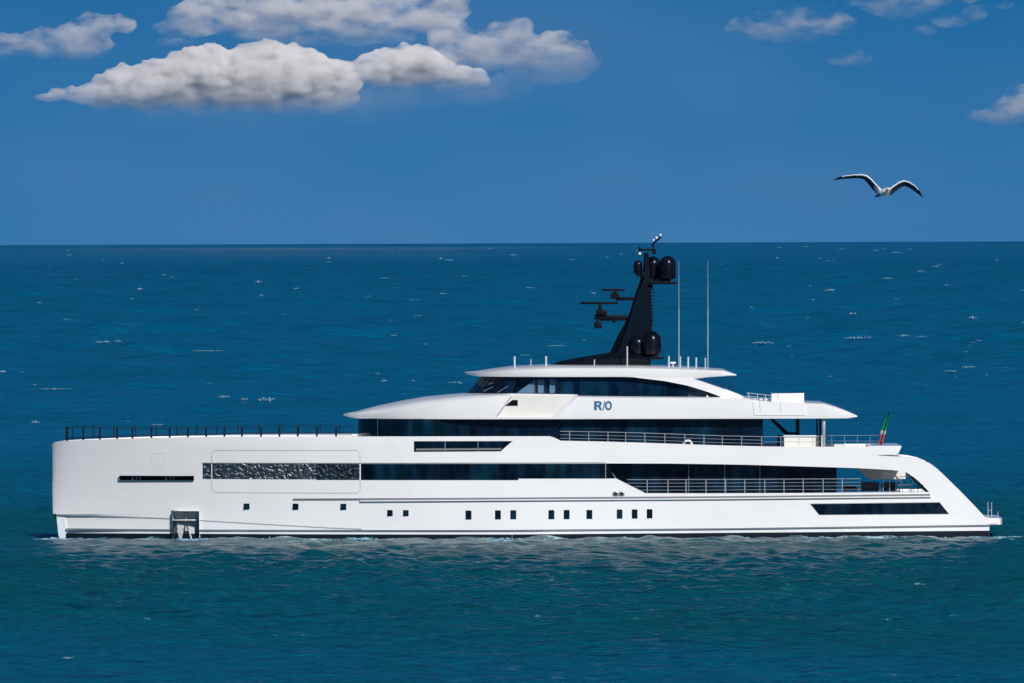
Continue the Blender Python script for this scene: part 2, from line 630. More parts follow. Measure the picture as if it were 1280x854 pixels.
WHITECAPS = [(64, 336, 12, 3), (323, 354, 8, 3), (370, 363, 7, 3), (175, 363.5, 8, 2.5), (82, 404, 16, 3.4), (49, 382, 9, 3), (30, 401.5, 7, 3), (128.5, 432, 17, 3.4), (147.5, 431.5, 10, 2.2), (190, 413, 15, 2.5), (279, 498, 16, 4), (305, 501, 11, 3), (333, 501, 22, 5), (44, 529, 11, 3), (159, 529, 10, 3), (197, 532, 14, 3), (326, 372, 6, 2), (152, 330, 5, 2), (3, 468, 8, 2.5), (316, 414, 16, 2), (70, 489, 40, 1.6), (260, 443, 40, 1.6), (180, 771, 14, 3), (85, 819, 14, 2.6), (672, 767, 7, 3), (1110, 772, 7, 3), (735, 717, 16, 3), (690, 723, 9, 2.4), (1150, 728, 14, 2.4), (1146, 727, 6, 2), (971.8, 323.0, 5.2, 2.0), (1024.3, 323.6, 3.3, 1.3), (934.1, 338.4, 3.3, 1.6), (972.8, 343.9, 5.2, 1.6), (1057.0, 352.5, 5.9, 2.3), (1036.7, 365.2, 15.1, 3.0), (1065.2, 365.2, 5.9, 1.3), (1080.0, 385.2, 14.4, 3.0), (1065.6, 395.7, 9.8, 3.0), (1016.1, 377.4, 3.9, 1.6), (939.0, 387.9, 3.9, 1.6), (991.5, 397.0, 5.2, 1.6), (1151.5, 341.0, 11.1, 3.0), (1109.5, 349.8, 14.4, 2.3), (1135.1, 351.1, 5.9, 2.3), (1175.1, 331.5, 7.9, 2.0), (1182.6, 336.7, 5.2, 2.3), (1196.4, 341.3, 3.9, 1.6), (1182.3, 358.4, 5.2, 2.0), (1215.1, 401.3, 10.5, 3.0), (1198.0, 424.6, 11.1, 2.6), (953.8, 432.8, 27.5, 3.0), (1076.7, 427.2, 42.6, 3.3), (1130.8, 424.6, 13.1, 2.3), (1152.1, 425.9, 13.1, 1.3), (1211.1, 462.3, 16.4, 2.3), (1188.2, 467.2, 16.4, 2.0), (1270.2, 486.2, 19.7, 2.6), (1094.8, 313.1, 6.6, 2.0), (1245.6, 326.2, 4.6, 1.6), (1276.7, 365.6, 4.6, 1.6), (1279.3, 407.5, 3.3, 2.0), (1253.8, 426.6, 6.6, 1.6), (1188.2, 405.6, 4.6, 1.3), (411.2, 323.4, 5.0, 2.5), (550.6, 323.8, 4.4, 2.2), (561.2, 325.6, 10.6, 2.2), (494.1, 362.8, 8.8, 2.5), (628.4, 360.9, 10.6, 2.8), (661.2, 362.2, 15.0, 1.9), (555.0, 370.0, 12.5, 2.2), (409.7, 383.8, 21.9, 2.2), (492.5, 383.8, 5.0, 1.9), (491.2, 405.6, 16.2, 2.8), (452.5, 416.2, 9.4, 2.5), (619.1, 420.9, 7.5, 2.8), (579.4, 404.1, 4.4, 2.2), (698.1, 340.6, 7.5, 2.2), (741.9, 369.4, 5.6, 2.2), (680.6, 380.6, 4.4, 2.2), (665.9, 380.6, 6.9, 1.6), (564.4, 350.0, 4.4, 1.9), (735.6, 406.9, 9.4, 2.5), (695.6, 436.9, 21.9, 1.6), (480.0, 479.1, 6.9, 2.8), (515.9, 479.1, 4.4, 1.9), (567.5, 481.2, 22.5, 4.4), (472.2, 470.3, 7.5, 1.6), (492.5, 424.4, 9.4, 1.6), (400.3, 433.1, 6.2, 1.6), (486.9, 490.6, 5.6, 1.9)]


def build_whitecaps():
    """Small breaking crests scattered over the sea: low heaps of foam lying along the wave tops."""
    r = random.Random(3)
    tb = bmesh.new()
    bmesh.ops.create_icosphere(tb, subdivisions=2, radius=1.0)
    tb.verts.index_update()
    tv = [v.co.copy() for v in tb.verts]
    tf = [[v.index for v in f.verts] for f in tb.faces]
    tb.free()
    verts, faces = [], []
    faint = []
    while len(faint) < 110:
        py = HORIZON + 5 + 190 * r.random() ** 1.15
        faint.append((r.uniform(-40, 1320), py, r.uniform(3, 9) * (1.6 if r.random() < 0.2 else 1.0), r.uniform(0.6, 1.3)))
    heaps = []
    for (px, py, w, h) in WHITECAPS + faint:
        dist = CAM_H / ((py + h * 0.3 - HORIZON + (px - 640) * ROLL) * MPP / DIST)
        k = MPP / DIST * dist
        c = W(px, py + h * 0.3, CAM_Y + dist)
        c.z += -0.1 + 0.95 * min(max((c.y - 120.0) / 1500.0, 0), 1)
        heaps.append((c, w * k, min(h * k * 1.05, 1.5 + h * k * 0.22), max(4, int(w / max(h, 1.5) * 3))))
    # broken lapping foam along the side of the yacht
    for i in range(190):
        x = r.uniform(WX(66) - 0.8, WX(1240) + 1.5)
        hw = float(np.interp(x, [WX(66), WX(66) + 4, WX(66) + 10, WX(66) + 20, WX(66) + 30, WX(1240)], [0, 1.2, 2.8, 4.6, 5.4, 5.3]))
        g = 0.25 + 7.0 * r.random() ** 1.8
        heaps.append((Vector((x, -hw - g, -0.19)), r.uniform(0.5, 2.4), r.uniform(0.07, 0.20) * (1.1 - g / 14), r.randint(4, 9)))
    for (c, L_, H_, n) in heaps:
        for i in range(n):
            u = (i + 0.5 + r.uniform(-0.5, 0.5)) / n - 0.5
            taper = (1 - (2 * abs(u)) ** 2.0) * r.uniform(0.15, 1.0) ** 1.4 * 1.25 + 0.08
            p = Vector((c.x + u * L_, c.y + r.uniform(-1, 1) * H_ * 3, c.z + r.uniform(-0.1, 0.25) * H_))
            sz = (L_ / n * r.uniform(0.45, 1.3), H_ * 2.2 * taper, H_ * 0.55 * taper)
            nv = len(verts)
            for t_ in tv:
                d = Vector((t_.x * sz[0], t_.y * sz[1], t_.z * sz[2]))
                verts.append(p + d * (1 + 0.5 * mnoise.noise((p + d) * (2.2 / max(H_, 0.05)))))
            faces += [[nv + a for a in f] for f in tf]
    m, t, b = new_mat('sea_foam')
    tc = t.nodes.new('ShaderNodeTexCoord')
    f = foam_noise(t, tc.outputs['Object'], 1.6, 6, 0.7)
    rp = t.nodes.new('ShaderNodeValToRGB')
    rp.color_ramp.elements[0].position = 0.3
    rp.color_ramp.elements[1].position = 0.65
    rp.color_ramp.elements[0].color = (0.05, 0.22, 0.34, 1)
    rp.color_ramp.elements[1].color = (0.36, 0.58, 0.70, 1)
    t.links.new(f, rp.inputs['Fac'])
    t.links.new(rp.outputs['Color'], b.inputs['Base Color'])
    b.inputs['Roughness'].default_value = 0.9
    tr = t.nodes.new('ShaderNodeBsdfTransparent')
    mx = t.nodes.new('ShaderNodeMixShader')
    t.links.new(remap(t, f, 0.34, 0.56, 0.05, 0.85), mx.inputs[0])
    t.links.new(tr.outputs[0], mx.inputs[1])
    t.links.new(b.outputs[0], mx.inputs[2])
    t.links.new(mx.outputs[0], t.nodes['Material Output'].inputs['Surface'])
    me = bpy.data.meshes.new('whitecaps')
    me.from_pydata(verts, [], faces)
    for p in me.polygons:
        p.use_smooth = True
    me.materials.append(m)
    o = bpy.data.objects.new('whitecaps', me)
    col.objects.link(o)
    tag(o, 'small white breaking wave crests scattered over the open sea', kind='stuff')


build_whitecaps()
# ------------------------------------------------------------------ clouds
CLOUD_D = 54000.0
CF = CLOUD_D / 9000.0                 # metres to the cumulus bank
def cloud_material(name, dens, lo, hi, scale, base=0.12, top=0.45, white=(0.983, 0.970, 0.972)):
    m, t, b = new_mat(name)
    t.nodes.remove(b)
    out = t.nodes['Material Output']
    tc = t.nodes.new('ShaderNodeTexCoord')
    mp = t.nodes.new('ShaderNodeMapping')
    mp.inputs['Scale'].default_value = (0.62, 1, 1.25)
    t.links.new(tc.outputs['Object'], mp.inputs['Vector'])
    n = foam_noise(t, mp.outputs[0], scale / CF, 8, 0.6)
    sp = t.nodes.new('ShaderNodeSeparateXYZ')
    t.links.new(tc.outputs['Generated'], sp.inputs[0])
    d = math_node(t, 'MULTIPLY', remap(t, n, lo, hi), dens / CF)
    d = math_node(t, 'MULTIPLY', d, remap(t, sp.outputs['Z'], 0.0, top, base, 1.0))
    v = t.nodes.new('ShaderNodeVolumePrincipled')
    v.inputs['Color'].default_value = white + (1,)
    v.inputs['Anisotropy'].default_value = 0.1
    t.links.new(d, v.inputs['Density'])
    t.links.new(v.outputs[0], out.inputs['Volume'])
    m.cycles.volume_step_rate = 0.25 if hasattr(m, 'cycles') and hasattr(m.cycles, 'volume_step_rate') else 1.0
    return m


def make_cloud(blobs, mat, label, rough=0.5, thick=1.0, dist=CLOUD_D, vox=1.8, seed=0, floor=None):
    """Cumulus heap: blobs given as photo centre and radii, set at their real size kilometres away."""
    y = CAM_Y + dist
    k = MPP / DIST * dist
    bm = bmesh.new()
    c0 = None
    for (px, py, rx, ry) in blobs:
        c = W(px, py, y)
        dep = 0.55 * min(rx, ry * 2.0) * k * thick
        mt = Matrix.Translation(c) @ Matrix.Diagonal((rx * k, dep, ry * k, 1))
        bmesh.ops.create_icosphere(bm, subdivisions=3, radius=1.0, matrix=mt)
        c0 = c if c0 is None else c0
    me = bpy.data.meshes.new('cloud')
    bm.to_mesh(me)
    bm.free()
    o = bpy.data.objects.new('cloud', me)
    col.objects.link(o)
    md = o.modifiers.new('join', 'REMESH')
    md.mode = 'VOXEL'
    md.voxel_size = vox * CF
    dg = bpy.context.evaluated_depsgraph_get()
    me2 = bpy.data.meshes.new_from_object(o.evaluated_get(dg))
    o.modifiers.clear()
    o.data = me2
    bpy.data.meshes.remove(me)
    off = Vector((seed * 131.7, seed * 57.3, 0))
    nrm = [v.normal.copy() for v in me2.vertices]
    zf = W(640, floor, y).z if floor else None
    for v, nn in zip(me2.vertices, nrm):
        p = v.co / CF + off
        w1 = Vector((mnoise.noise(p / 30.0), mnoise.noise(p / 30.0 + Vector((7, 3, 1))), mnoise.noise(p / 30.0 + Vector((2, 9, 4)))))
        q1 = p + w1 * 9.0
        f = mnoise.fractal(p / 55.0, 0.9, 2.1, 4)
        g = (0.5 - mnoise.voronoi(q1 / 24.0)[0][0]) * 13.0 + (0.5 - mnoise.voronoi(q1 / 10.5)[0][0]) * 6.5 + (0.5 - mnoise.voronoi(q1 / 4.8)[0][0]) * 2.4
        up = 0.75 + 0.25 * nn.z
        q = v.co + CF * nn * ((f * 9.0 + g * up) * rough * 1.7 + 0.5)
        if zf is not None and q.z < zf:
            q.z = zf + (q.z - zf) * 0.35
        v.co = q
    for v in me2.vertices:
        v.co -= c0
    o.location = c0
    me2.materials.append(mat)
    me2.update()
    tag(o, label, kind='stuff')
    return o


cm_dense = cloud_material('bright_cumulus', 0.46, 0.31, 0.62, 0.085, 0.015, 0.72)
cm_mid = cloud_material('grey_cumulus', 0.16, 0.40, 0.70, 0.075, 0.10, 0.6)
cm_veil = cloud_material('vapour_veil', 0.028, 0.30, 0.80, 0.03, 0.0, 0.95)
cm_thin = cloud_material('thin_cumulus', 0.085, 0.43, 0.74, 0.075, 0.15, 0.5)

make_cloud([(300, 100, 85, 38), (240, 102, 70, 34), (170, 112, 70, 27), (100, 118, 56, 17), (360, 98, 60, 36), (270, 78, 46, 24), (225, 84, 36, 18),
            (340, 80, 52, 24), (400, 108, 46, 32), (200, 98, 46, 24), (250, 126, 160, 20), (370, 126, 80, 20), (64, 120, 26, 9), (130, 104, 30, 14), (310, 70, 30, 16)],
           cm_dense, 'large bright cumulus bank at the upper left', seed=1, floor=142)
make_cloud([(497, 82, 36, 27), (522, 90, 46, 22), (468, 90, 42, 19), (503, 68, 20, 15), (560, 101, 52, 15), (440, 88, 28, 15), (520, 74, 20, 16)],
           cm_dense, 'smaller bright cumulus heap right of the large bank', rough=0.45, seed=2, floor=112)
make_cloud([(330, 18, 100, 34), (440, 14, 110, 36), (530, 10, 70, 22), (250, 25, 45, 20), (215, 33, 22, 7), (400, 45, 120, 16), (222, 55, 24, 8)],
           cm_mid, 'wide grey flat based cloud along the top', seed=3, floor=52)
make_cloud([(630, 48, 38, 29), (605, 66, 52, 26), (650, 66, 60, 25), (572, 46, 34, 20), (690, 66, 50, 24), (560, 64, 26, 16), (618, 38, 20, 16)],
           cm_mid, 'soft cloud puff fading into the blue at the top middle', rough=0.5, seed=4, floor=92)
make_cloud([(116, 34, 30, 21), (70, 54, 56, 19), (105, 56, 42, 18), (15, 56, 50, 19), (146, 30, 22, 7), (95, 42, 30, 16)],
           cm_mid, 'low rounded cloud at the upper left edge', rough=0.42, seed=5, floor=72)
make_cloud([(985, 33, 68, 18), (1045, 30, 34, 18), (940, 38, 34, 14), (1000, 46, 50, 8)],
           cm_thin, 'long thin pinkish cloud at the upper right', rough=0.36, seed=6, floor=54)
make_cloud([(1110, 3, 75, 14), (1120, 14, 42, 14), (1170, -4, 60, 12)],
           cm_thin, 'faint cloud cut by the top of the sky at the right', rough=0.36, seed=7)
make_cloud([(1190, 25, 26, 9), (1150, 40, 22, 8), (1215, 16, 18, 8), (1255, 4, 16, 8)],
           cm_thin, 'small torn wisps of cloud at the upper right', rough=0.3, seed=8)
make_cloud([(1060, 75, 32, 7), (1078, 71, 14, 6)],
           cm_thin, 'single short wisp of cloud under the thin pinkish cloud', rough=0.2, seed=9)
make_cloud([(1262, 142, 46, 20), (1292, 130, 46, 27), (1226, 144, 36, 11), (1208, 146, 20, 7)],
           cm_mid, 'grey white cloud at the right edge', rough=0.36, seed=10, floor=160)
make_cloud([(300, 146, 230, 20), (470, 124, 150, 20), (560, 112, 110, 20), (200, 150, 110, 14), (690, 78, 60, 30)],
           cm_veil, 'faint veil of vapour hanging under the bright cumulus bank', rough=0.5, seed=12)
# ------------------------------------------------------------------ yacht
yacht = empty('yacht', (0, 0, 0))
tag(yacht, 'long white motor yacht with dark window bands and a black mast, bow to the left', 'yacht')

XB = W(64.3, 600, -0.4).x                 # stem
XT = WX(1237, 660)               # transom
SHEER = wline([(60.4, 559), (61.6, 556.5), (65, 554.3), (75, 552.8), (98, 551.6), (170, 548.8), (230, 547.2), (290, 546.2),
               (440, 545.8), (600, 545.5), (687, 545.4), (694, 547.6), (701, 551.0), (760, 552.2), (800, 553.4), (900, 556.8),
               (960, 558.2), (1000, 558.6), (1098, 558.2), (1098.6, 569.6), (1125, 571), (1140, 572.4), (1152, 575), (1162, 579),
               (1171, 585.5), (1180, 594), (1200, 613.5), (1218, 632), (1231, 646), (1237, 648)])
CHINE_Z = W(66, 645.5).z
STEM = [(-2.6, 1.3), (0.0, 0.50), (CHINE_Z - 0.03, 0.36), (CHINE_Z + 0.03, 0.08), (3.0, 0.04), (5.6, 0.0), (7.5, 0.0)]


def half(s, z):
    """Half breadth s metres aft of the stem at height z."""
    s = max(s, 0.0)
    bd = BEAM * (1 - (1 - min(s / 27.0, 1)) ** 2.3) ** 0.66
    bw = 5.5 * (1 - (1 - min(s / 31.0, 1)) ** 1.75) ** 0.95
    f = min(max(z / 6.4, 0), 1.0) ** 1.15
    b = bw + (bd - bw) * f
    if z < 0:
        b *= 1 - 0.25 * (z / 2.6) ** 2
    aft = max(0.0, (s - 48.0) / 14.0)
    return b - 0.35 * aft * aft


def hb(x, z):
    return half(x - XB, z)


ZLOW = [-2.6, -1.4, -0.5, 0.0, 0.35, 0.7, 1.0, CHINE_Z - 0.03, CHINE_Z + 0.03, CHINE_Z + 0.10]


def station(s):
    x0 = XB + s
    zt = line(SHEER, x0)
    f = min(1.0, zt / 2.2)
    zs = [z * f if z > 0 else z for z in ZLOW]
    zs += [zs[-1] + (zt - zs[-1]) * k / 14.0 for k in range(1, 15)]
    k = max(0.0, 1 - s / 7.0)
    k = k * k * (3 - 2 * k)
    pts = []
    for z in zs:
        pts.append(Vector((x0 + line(STEM, z) * k, -max(half(s, z), 0.012), z)))
    return pts


ss = sorted(set([0.0, 0.05, 0.12, 0.25, 0.4, 0.6, 0.8, 1.1, 1.5, 2.0, 2.6, 3.3, 4.0, 5.0, 6.0, 7.0] + [8 + 1.4 * k for k in range(38)]
                + [round(p[0] - XB, 4) for p in SHEER if p[0] - XB > 0.05 and p[0] < XT - 0.02] + [XT - XB]))
rings = []
for s_ in ss:
    pr = station(s_)
    rings.append([p.copy() for p in pr] + [Vector((p.x, -p.y, p.z)) for p in reversed(pr)])
bm = add_loft(bmesh.new(), rings)
hull = obj('hull', bm, M['white'], yacht)

cuts = []
# open side of the main deck aft
b_ = bmesh.new()
pprism(b_, [(757, 579.4), (770, 598.2), (807, 616.8), (900, 616.9), (1000, 616.5), (1163, 615.2), (1150, 602.6), (1142, 595.8), (1131, 589.6),
            (1114, 587.6), (1072, 585.3), (1046, 584.4), (930, 581), (840, 579.6)], -8, 8)
cuts.append(cutter(b_))
# the deck well inside the bulwarks
FLOOR_Z = W(640, 563).z
well = []
for k in range(60):
    x = WX(76) + (WX(1096) - WX(76)) * k / 59.0
    w = max(hb(x, FLOOR_Z) - 0.2, 0.03)
    well.append([(x, -w, FLOOR_Z), (x, -w, 12.0), (x, w, 12.0), (x, w, FLOOR_Z)])
cuts.append(cutter(add_loft(bmesh.new(), well)))
# stern steps between the two wings
b_ = bmesh.new()
pprism(b_, [(1127, 617.5), (1127, 540), (1260, 540), (1260, 646.5), (1215, 646.5), (1215, 640), (1203, 640), (1203, 634), (1191, 634), (1191, 628),
            (1179, 628), (1179, 622), (1168, 622), (1168, 617.5)], -4.35, 4.35)
cuts.append(cutter(b_))
# slit window recess, mooring slot, anchor pocket
b_ = bmesh.new()
pprism(b_, [(517, 551.6), (641, 551.4), (626, 564.6), (517, 565.2)], -BEAM + 0.11, -7)
cuts.append(cutter(b_))
def along_cut(px0, px1, top, bot, depth, n=10):
    """A recess that keeps its depth along the curved plating."""
    rg = []
    for k in range(n + 1):
        px = px0 + (px1 - px0) * k / n
        a, b2 = W(px, top), W(px, bot)
        yy = hb(a.x, max((a.z + b2.z) / 2, 0.3))
        rg.append([(a.x, -yy + depth, b2.z), (a.x, -yy + depth, a.z), (a.x, -yy - 1.2, a.z), (a.x, -yy - 1.2, b2.z)])
    return cutter(add_loft(bmesh.new(), rg))


cuts.append(along_cut(147.5, 241, 595.8, 601.6, 0.30))
cuts.append(along_cut(214.5, 247.5, 640.2, 690, 0.5))
ya = hb(WX(231), WZ(231, 655))
# porthole recesses
PORTS = [(307.5, 634, 7.4, 7.6), (369, 634, 7.4, 7.8), (429, 634, 7.4, 7.8), (487.3, 641.8, 7.0, 7.8), (507.2, 641.8, 7.0, 7.8),
         (585.6, 644, 7.4, 11.4), (622.4, 643.8, 7.4, 11.4), (641.6, 643.6, 7.4, 11.4), (689.2, 643.5, 7.4, 11.6), (708.3, 643.4, 7.4, 11.6),
         (736.7, 643.3, 7.4, 11.4), (774.5, 642.8, 7.2, 11.6), (793.3, 642.7, 7.2, 11.6), (812, 642.4, 7.2, 11.6)]
b_ = bmesh.new()
for (px, py, w, h) in PORTS:
    c = W(px, py)
    y = -hb(c.x, c.z)
    add_box(b_, (c.x, y - 0.45, c.z), (w * MPP, 1.04, h * MPP), 0.05)
cuts.append(cutter(b_))
boolean(hull, cuts)


def skin(bm, quad, nx=24, nz=2, off=0.02, deep=0.05, side=-1):
    """A panel laid on the hull: corner photo points TL, TR, BR, BL, following the plating, with a rim going in."""
    tl, tr, br, bl = [W(*p) for p in quad]
    g = []
    for i in range(nx + 1):
        u = i / nx
        a = tl.lerp(tr, u)
        b = bl.lerp(br, u)
        rowp = []
        for j in range(nz + 1):
            p = a.lerp(b, j / nz)
            rowp.append(Vector((p.x, side * (hb(p.x, p.z) + off), p.z)))
        g.append(rowp)
    f = [[bm.verts.new(p) for p in r] for r in g]
    for i in range(nx):
        for j in range(nz):
            bm.faces.new((f[i][j], f[i + 1][j], f[i + 1][j + 1], f[i][j + 1]))
    loop = [f[i][0] for i in range(nx + 1)] + [f[nx][j] for j in range(1, nz + 1)] + [f[i][nz] for i in range(nx - 1, -1, -1)] + \
           [f[0][j] for j in range(nz - 1, 0, -1)]
    back = [bm.verts.new((v.co.x, v.co.y - side * (deep + off), v.co.z)) for v in loop]
    n = len(loop)
    for i in range(n):
        k = (i + 1) % n
        bm.faces.new((loop[i], loop[k], back[k], back[i]))
    return bm


def strip(bm, pts, width, off=0.03, deep=0.05, side=-1):
    for (a, b) in zip(pts, pts[1:]):
        n = max(1, int(abs(b[0] - a[0]) / 14))
        if abs(a[0] - b[0]) > abs(a[1] - b[1]):
            w = width / 2
            skin(bm, [(a[0], a[1] - w), (b[0], b[1] - w), (b[0], b[1] + w), (a[0], a[1] + w)], n, 1, off, deep, side)
        else:
            w = width / 2
            skin(bm, [(a[0] - w, a[1]), (a[0] + w, a[1]), (b[0] + w, b[1]), (b[0] - w, b[1])], 1, 4, off, deep, side)
    return bm


# paint and rails on the hull, the rails' shadow lines painted grey
b_ = bmesh.new()
for sd in (-1, 1):
    skin(b_, [(79, 668.8), (640, 668.2), (640, 690), (79, 690)], 60, 3, 0.006, 0.05, sd)
    skin(b_, [(640.3, 668.2), (1237, 663.6), (1237, 690), (640.3, 690)], 60, 3, 0.006, 0.05, sd)
obj('boot_stripe', b_, M['boot'], yacht)
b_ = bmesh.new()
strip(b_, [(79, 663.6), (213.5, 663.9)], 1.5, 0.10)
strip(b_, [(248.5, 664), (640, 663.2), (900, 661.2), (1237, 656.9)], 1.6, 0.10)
obj('strake_shadow_line', b_, M['grey_line'], yacht)  # grey stands for the shadow under the strake
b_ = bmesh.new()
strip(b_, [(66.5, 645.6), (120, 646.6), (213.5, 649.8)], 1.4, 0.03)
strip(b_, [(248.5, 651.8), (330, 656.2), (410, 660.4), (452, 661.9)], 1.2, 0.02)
obj('spray_rail_shadow_line', b_, M['line'], yacht)  # shadow line of the chine step, painted as a grey strip
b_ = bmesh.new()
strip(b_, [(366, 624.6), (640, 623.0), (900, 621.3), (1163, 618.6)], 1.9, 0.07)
obj('side_rail_shadow_line', b_, M['grey_line'], yacht)  # dark grey is the rail's under-shadow put into the colour
b_ = bmesh.new()
strip(b_, [(450, 626.4), (640, 625.0), (900, 623.3), (1164, 620.6)], 1.5, 0.16, 0.1)
obj('side_fender', b_, M['white'], yacht)
# stem guard
b_ = bmesh.new()
za, zb_ = W(72, 646.5).z, -0.6
rr = []
for z in [za - (za - zb_) * k / 6 for k in range(7)]:
    x = XB + line(STEM, min(z, CHINE_Z - 0.04)) 
    rr.append([(x - 0.06, -0.10, z), (x - 0.06, 0.10, z), (x + 0.50, 0.30, z), (x + 0.50, -0.30, z)])
add_loft(b_, rr)
obj('stem_guard', b_, M['lamp_white'], yacht)
# shell door seam and deck hatch seam
b_ = bmesh.new()
strip(b_, [(268, 563.4), (446, 563.2)], 0.9, 0.008, 0.02)
strip(b_, [(268, 616.6), (446, 616.8)], 1.1, 0.008, 0.02)
strip(b_, [(264, 567.5), (264, 579)], 0.9, 0.008, 0.02)
strip(b_, [(264, 600.5), (264, 612.5)], 0.9, 0.008, 0.02)
strip(b_, [(450, 567.5), (450, 579)], 0.9, 0.008, 0.02)
strip(b_, [(450, 600.5), (450, 612.5)], 0.9, 0.008, 0.02)
for (x0, y0, x1, y1) in ((264, 567.5, 268, 563.4), (446, 563.2, 450, 567.5), (264, 612.5, 268, 616.6), (446, 616.8, 450, 612.5)):
    strip(b_, [(x0, y0), ((x0 + x1) / 2 + (0.9 if x0 < 300 and y1 < y0 else 0) * 0, (y0 + y1) / 2), (x1, y1)], 0.9, 0.008, 0.02)
obj('shell_door', b_, M['seam'], yacht)
b_ = bmesh.new()
strip(b_, [(188, 567.5), (204, 567.3)], 0.6, 0.008, 0.02)
strip(b_, [(188, 583.2), (204, 583.0)], 0.7, 0.008, 0.02)
strip(b_, [(188, 568), (188, 583)], 0.6, 0.008, 0.02)
strip(b_, [(204, 568), (204, 583)], 0.6, 0.008, 0.02)
obj('bow_hatch', b_, M['faint_seam'], yacht)

# ---- main deck windows, flush in the plating
MAIN = [(252.5, 263.4, 'glass_ripple'), (264.6, 331, 'glass_ripple'), (331.5, 395, 'glass_ripple'), (395.5, 449.2, 'glass_ripple_soft'), (451, 467, 'glass_dark'),
        (467.6, 510, 'glass_teal'), (510.6, 549, 'glass_navy'), (549.6, 588, 'glass_dark'), (588.6, 622, 'glass_teal'),
        (622.6, 648, 'glass_dark'), (648.4, 683, 'glass_navy'), (683.6, 716, 'glass_teal'), (716.6, 757, 'glass_navy')]
for (a, b, g) in MAIN:
    ta, tb = 580.2 - (a - 252) * 0.0012, 580.2 - (b - 252) * 0.0012
    bo = 599.6 if b < 400 else (600.3 if b < 649 else 598.4)
    ba = 599.4 if a < 270 else bo
    b_ = bmesh.new()
    right = (b, bo)
    skin(b_, [(a, ta), (b, tb), right, (a, ba)], max(2, int((b - a) / 6)), 3, 0.012, 0.06)
    obj('window', b_, M[g], yacht)
b_ = bmesh.new()
skin(b_, [(757.4, 579.6), (758, 579.6), (769.4, 598.2), (757.4, 598.3)], 2, 3, 0.012, 0.06)
obj('window', b_, M['glass_dark'], yacht)
b_ = bmesh.new()
for sd in (1,):
    skin(b_, [(252.5, 580.2), (757, 579.6), (757, 599), (252.5, 599.6)], 70, 3, 0.012, 0.06, sd)
obj('window', b_, M['glass_navy'], yacht)
b_ = bmesh.new()
for (p0, p1) in ((264.6, 449.4), (451, 648), (648, 757)):
    bo = 598.3 if p0 > 640 else 600.1 if p0 > 300 else 599.4
    skin(b_, [(p0, 580.4), (p1, 580), (p1, bo), (p0, bo)], 40, 3, 0.004, 0.05)
obj('window_backing', b_, M['boot'], yacht)
b_ = bmesh.new()
strip(b_, [(252, 579.4), (757, 578.6)], 0.8, 0.02)
obj('window_frame', b_, M['grey_line'], yacht)

# slit window in the bulwark
b_ = bmesh.new()
add_prism(b_, wline([(517.4, 551.9), (640.2, 551.7), (625.8, 564.3), (517.4, 564.9)]), -BEAM + 0.09, -BEAM + 0.13)
o = obj('slit_window', b_, M['glass_navy'], yacht)
b_ = bmesh.new()
for px in (556, 597):
    pprism(b_, [(px, 552.2), (px + 1, 552.2), (px + 1, 564.2), (px, 564.2)], -BEAM + 0.05, -BEAM + 0.089)
pprism(b_, [(520, 560.8), (628, 560.3), (625.4, 562.6), (520, 563.1)], -BEAM + 0.06, -BEAM + 0.088)
obj('frame', b_, M['grey_line'], o)

# portholes
for (px, py, w, h) in PORTS:
    c = W(px, py)
    y = -hb(c.x, c.z)
    b_ = bmesh.new()
    add_box(b_, (c.x, y + 0.06, c.z), (w * MPP - 0.03, 0.03, h * MPP - 0.03))
    o = obj('porthole', b_, M['glass_teal'], yacht)
    b_ = bmesh.new()
    t_ = 0.035
    W_, H_ = w * MPP, h * MPP
    for (cx, cz, sx, sz) in ((0, H_ / 2 - t_ / 2, W_, t_), (0, -H_ / 2 + t_ / 2, W_, t_), (-W_ / 2 + t_ / 2, 0, t_, H_ - 2 * t_), (W_ / 2 - t_ / 2, 0, t_, H_ - 2 * t_)):
        add_box(b_, (c.x + cx, y + 0.02, c.z + cz), (sx, 0.045, sz))
    obj('rim', b_, M['boot'], o)

# aft side window
b_ = bmesh.new()
skin(b_, [(1013, 630.3), (1175, 628.6), (1186.5, 642.8), (1024, 643.8)], 24, 2, 0.012, 0.06)
o = obj('stern_window', b_, M['glass_navy'], yacht)
b_ = bmesh.new()
strip(b_, [(1012, 629.7), (1176, 627.9)], 0.9, 0.03)
obj('frame', b_, M['seam'], o)

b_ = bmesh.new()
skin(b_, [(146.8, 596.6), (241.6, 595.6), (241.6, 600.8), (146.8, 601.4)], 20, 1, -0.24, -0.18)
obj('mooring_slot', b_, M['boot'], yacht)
b_ = bmesh.new()
skin(b_, [(214.2, 640), (247.8, 640), (247.8, 690), (214.2, 690)], 8, 2, -0.42, -0.36)
obj('anchor_pocket_back', b_, M['recess'], yacht)
b_ = bmesh.new()
skin(b_, [(216, 653), (246, 653), (246, 690), (216, 690)], 8, 2, -0.30, -0.24)
obj('anchor_plate', b_, M['anchor'], yacht)
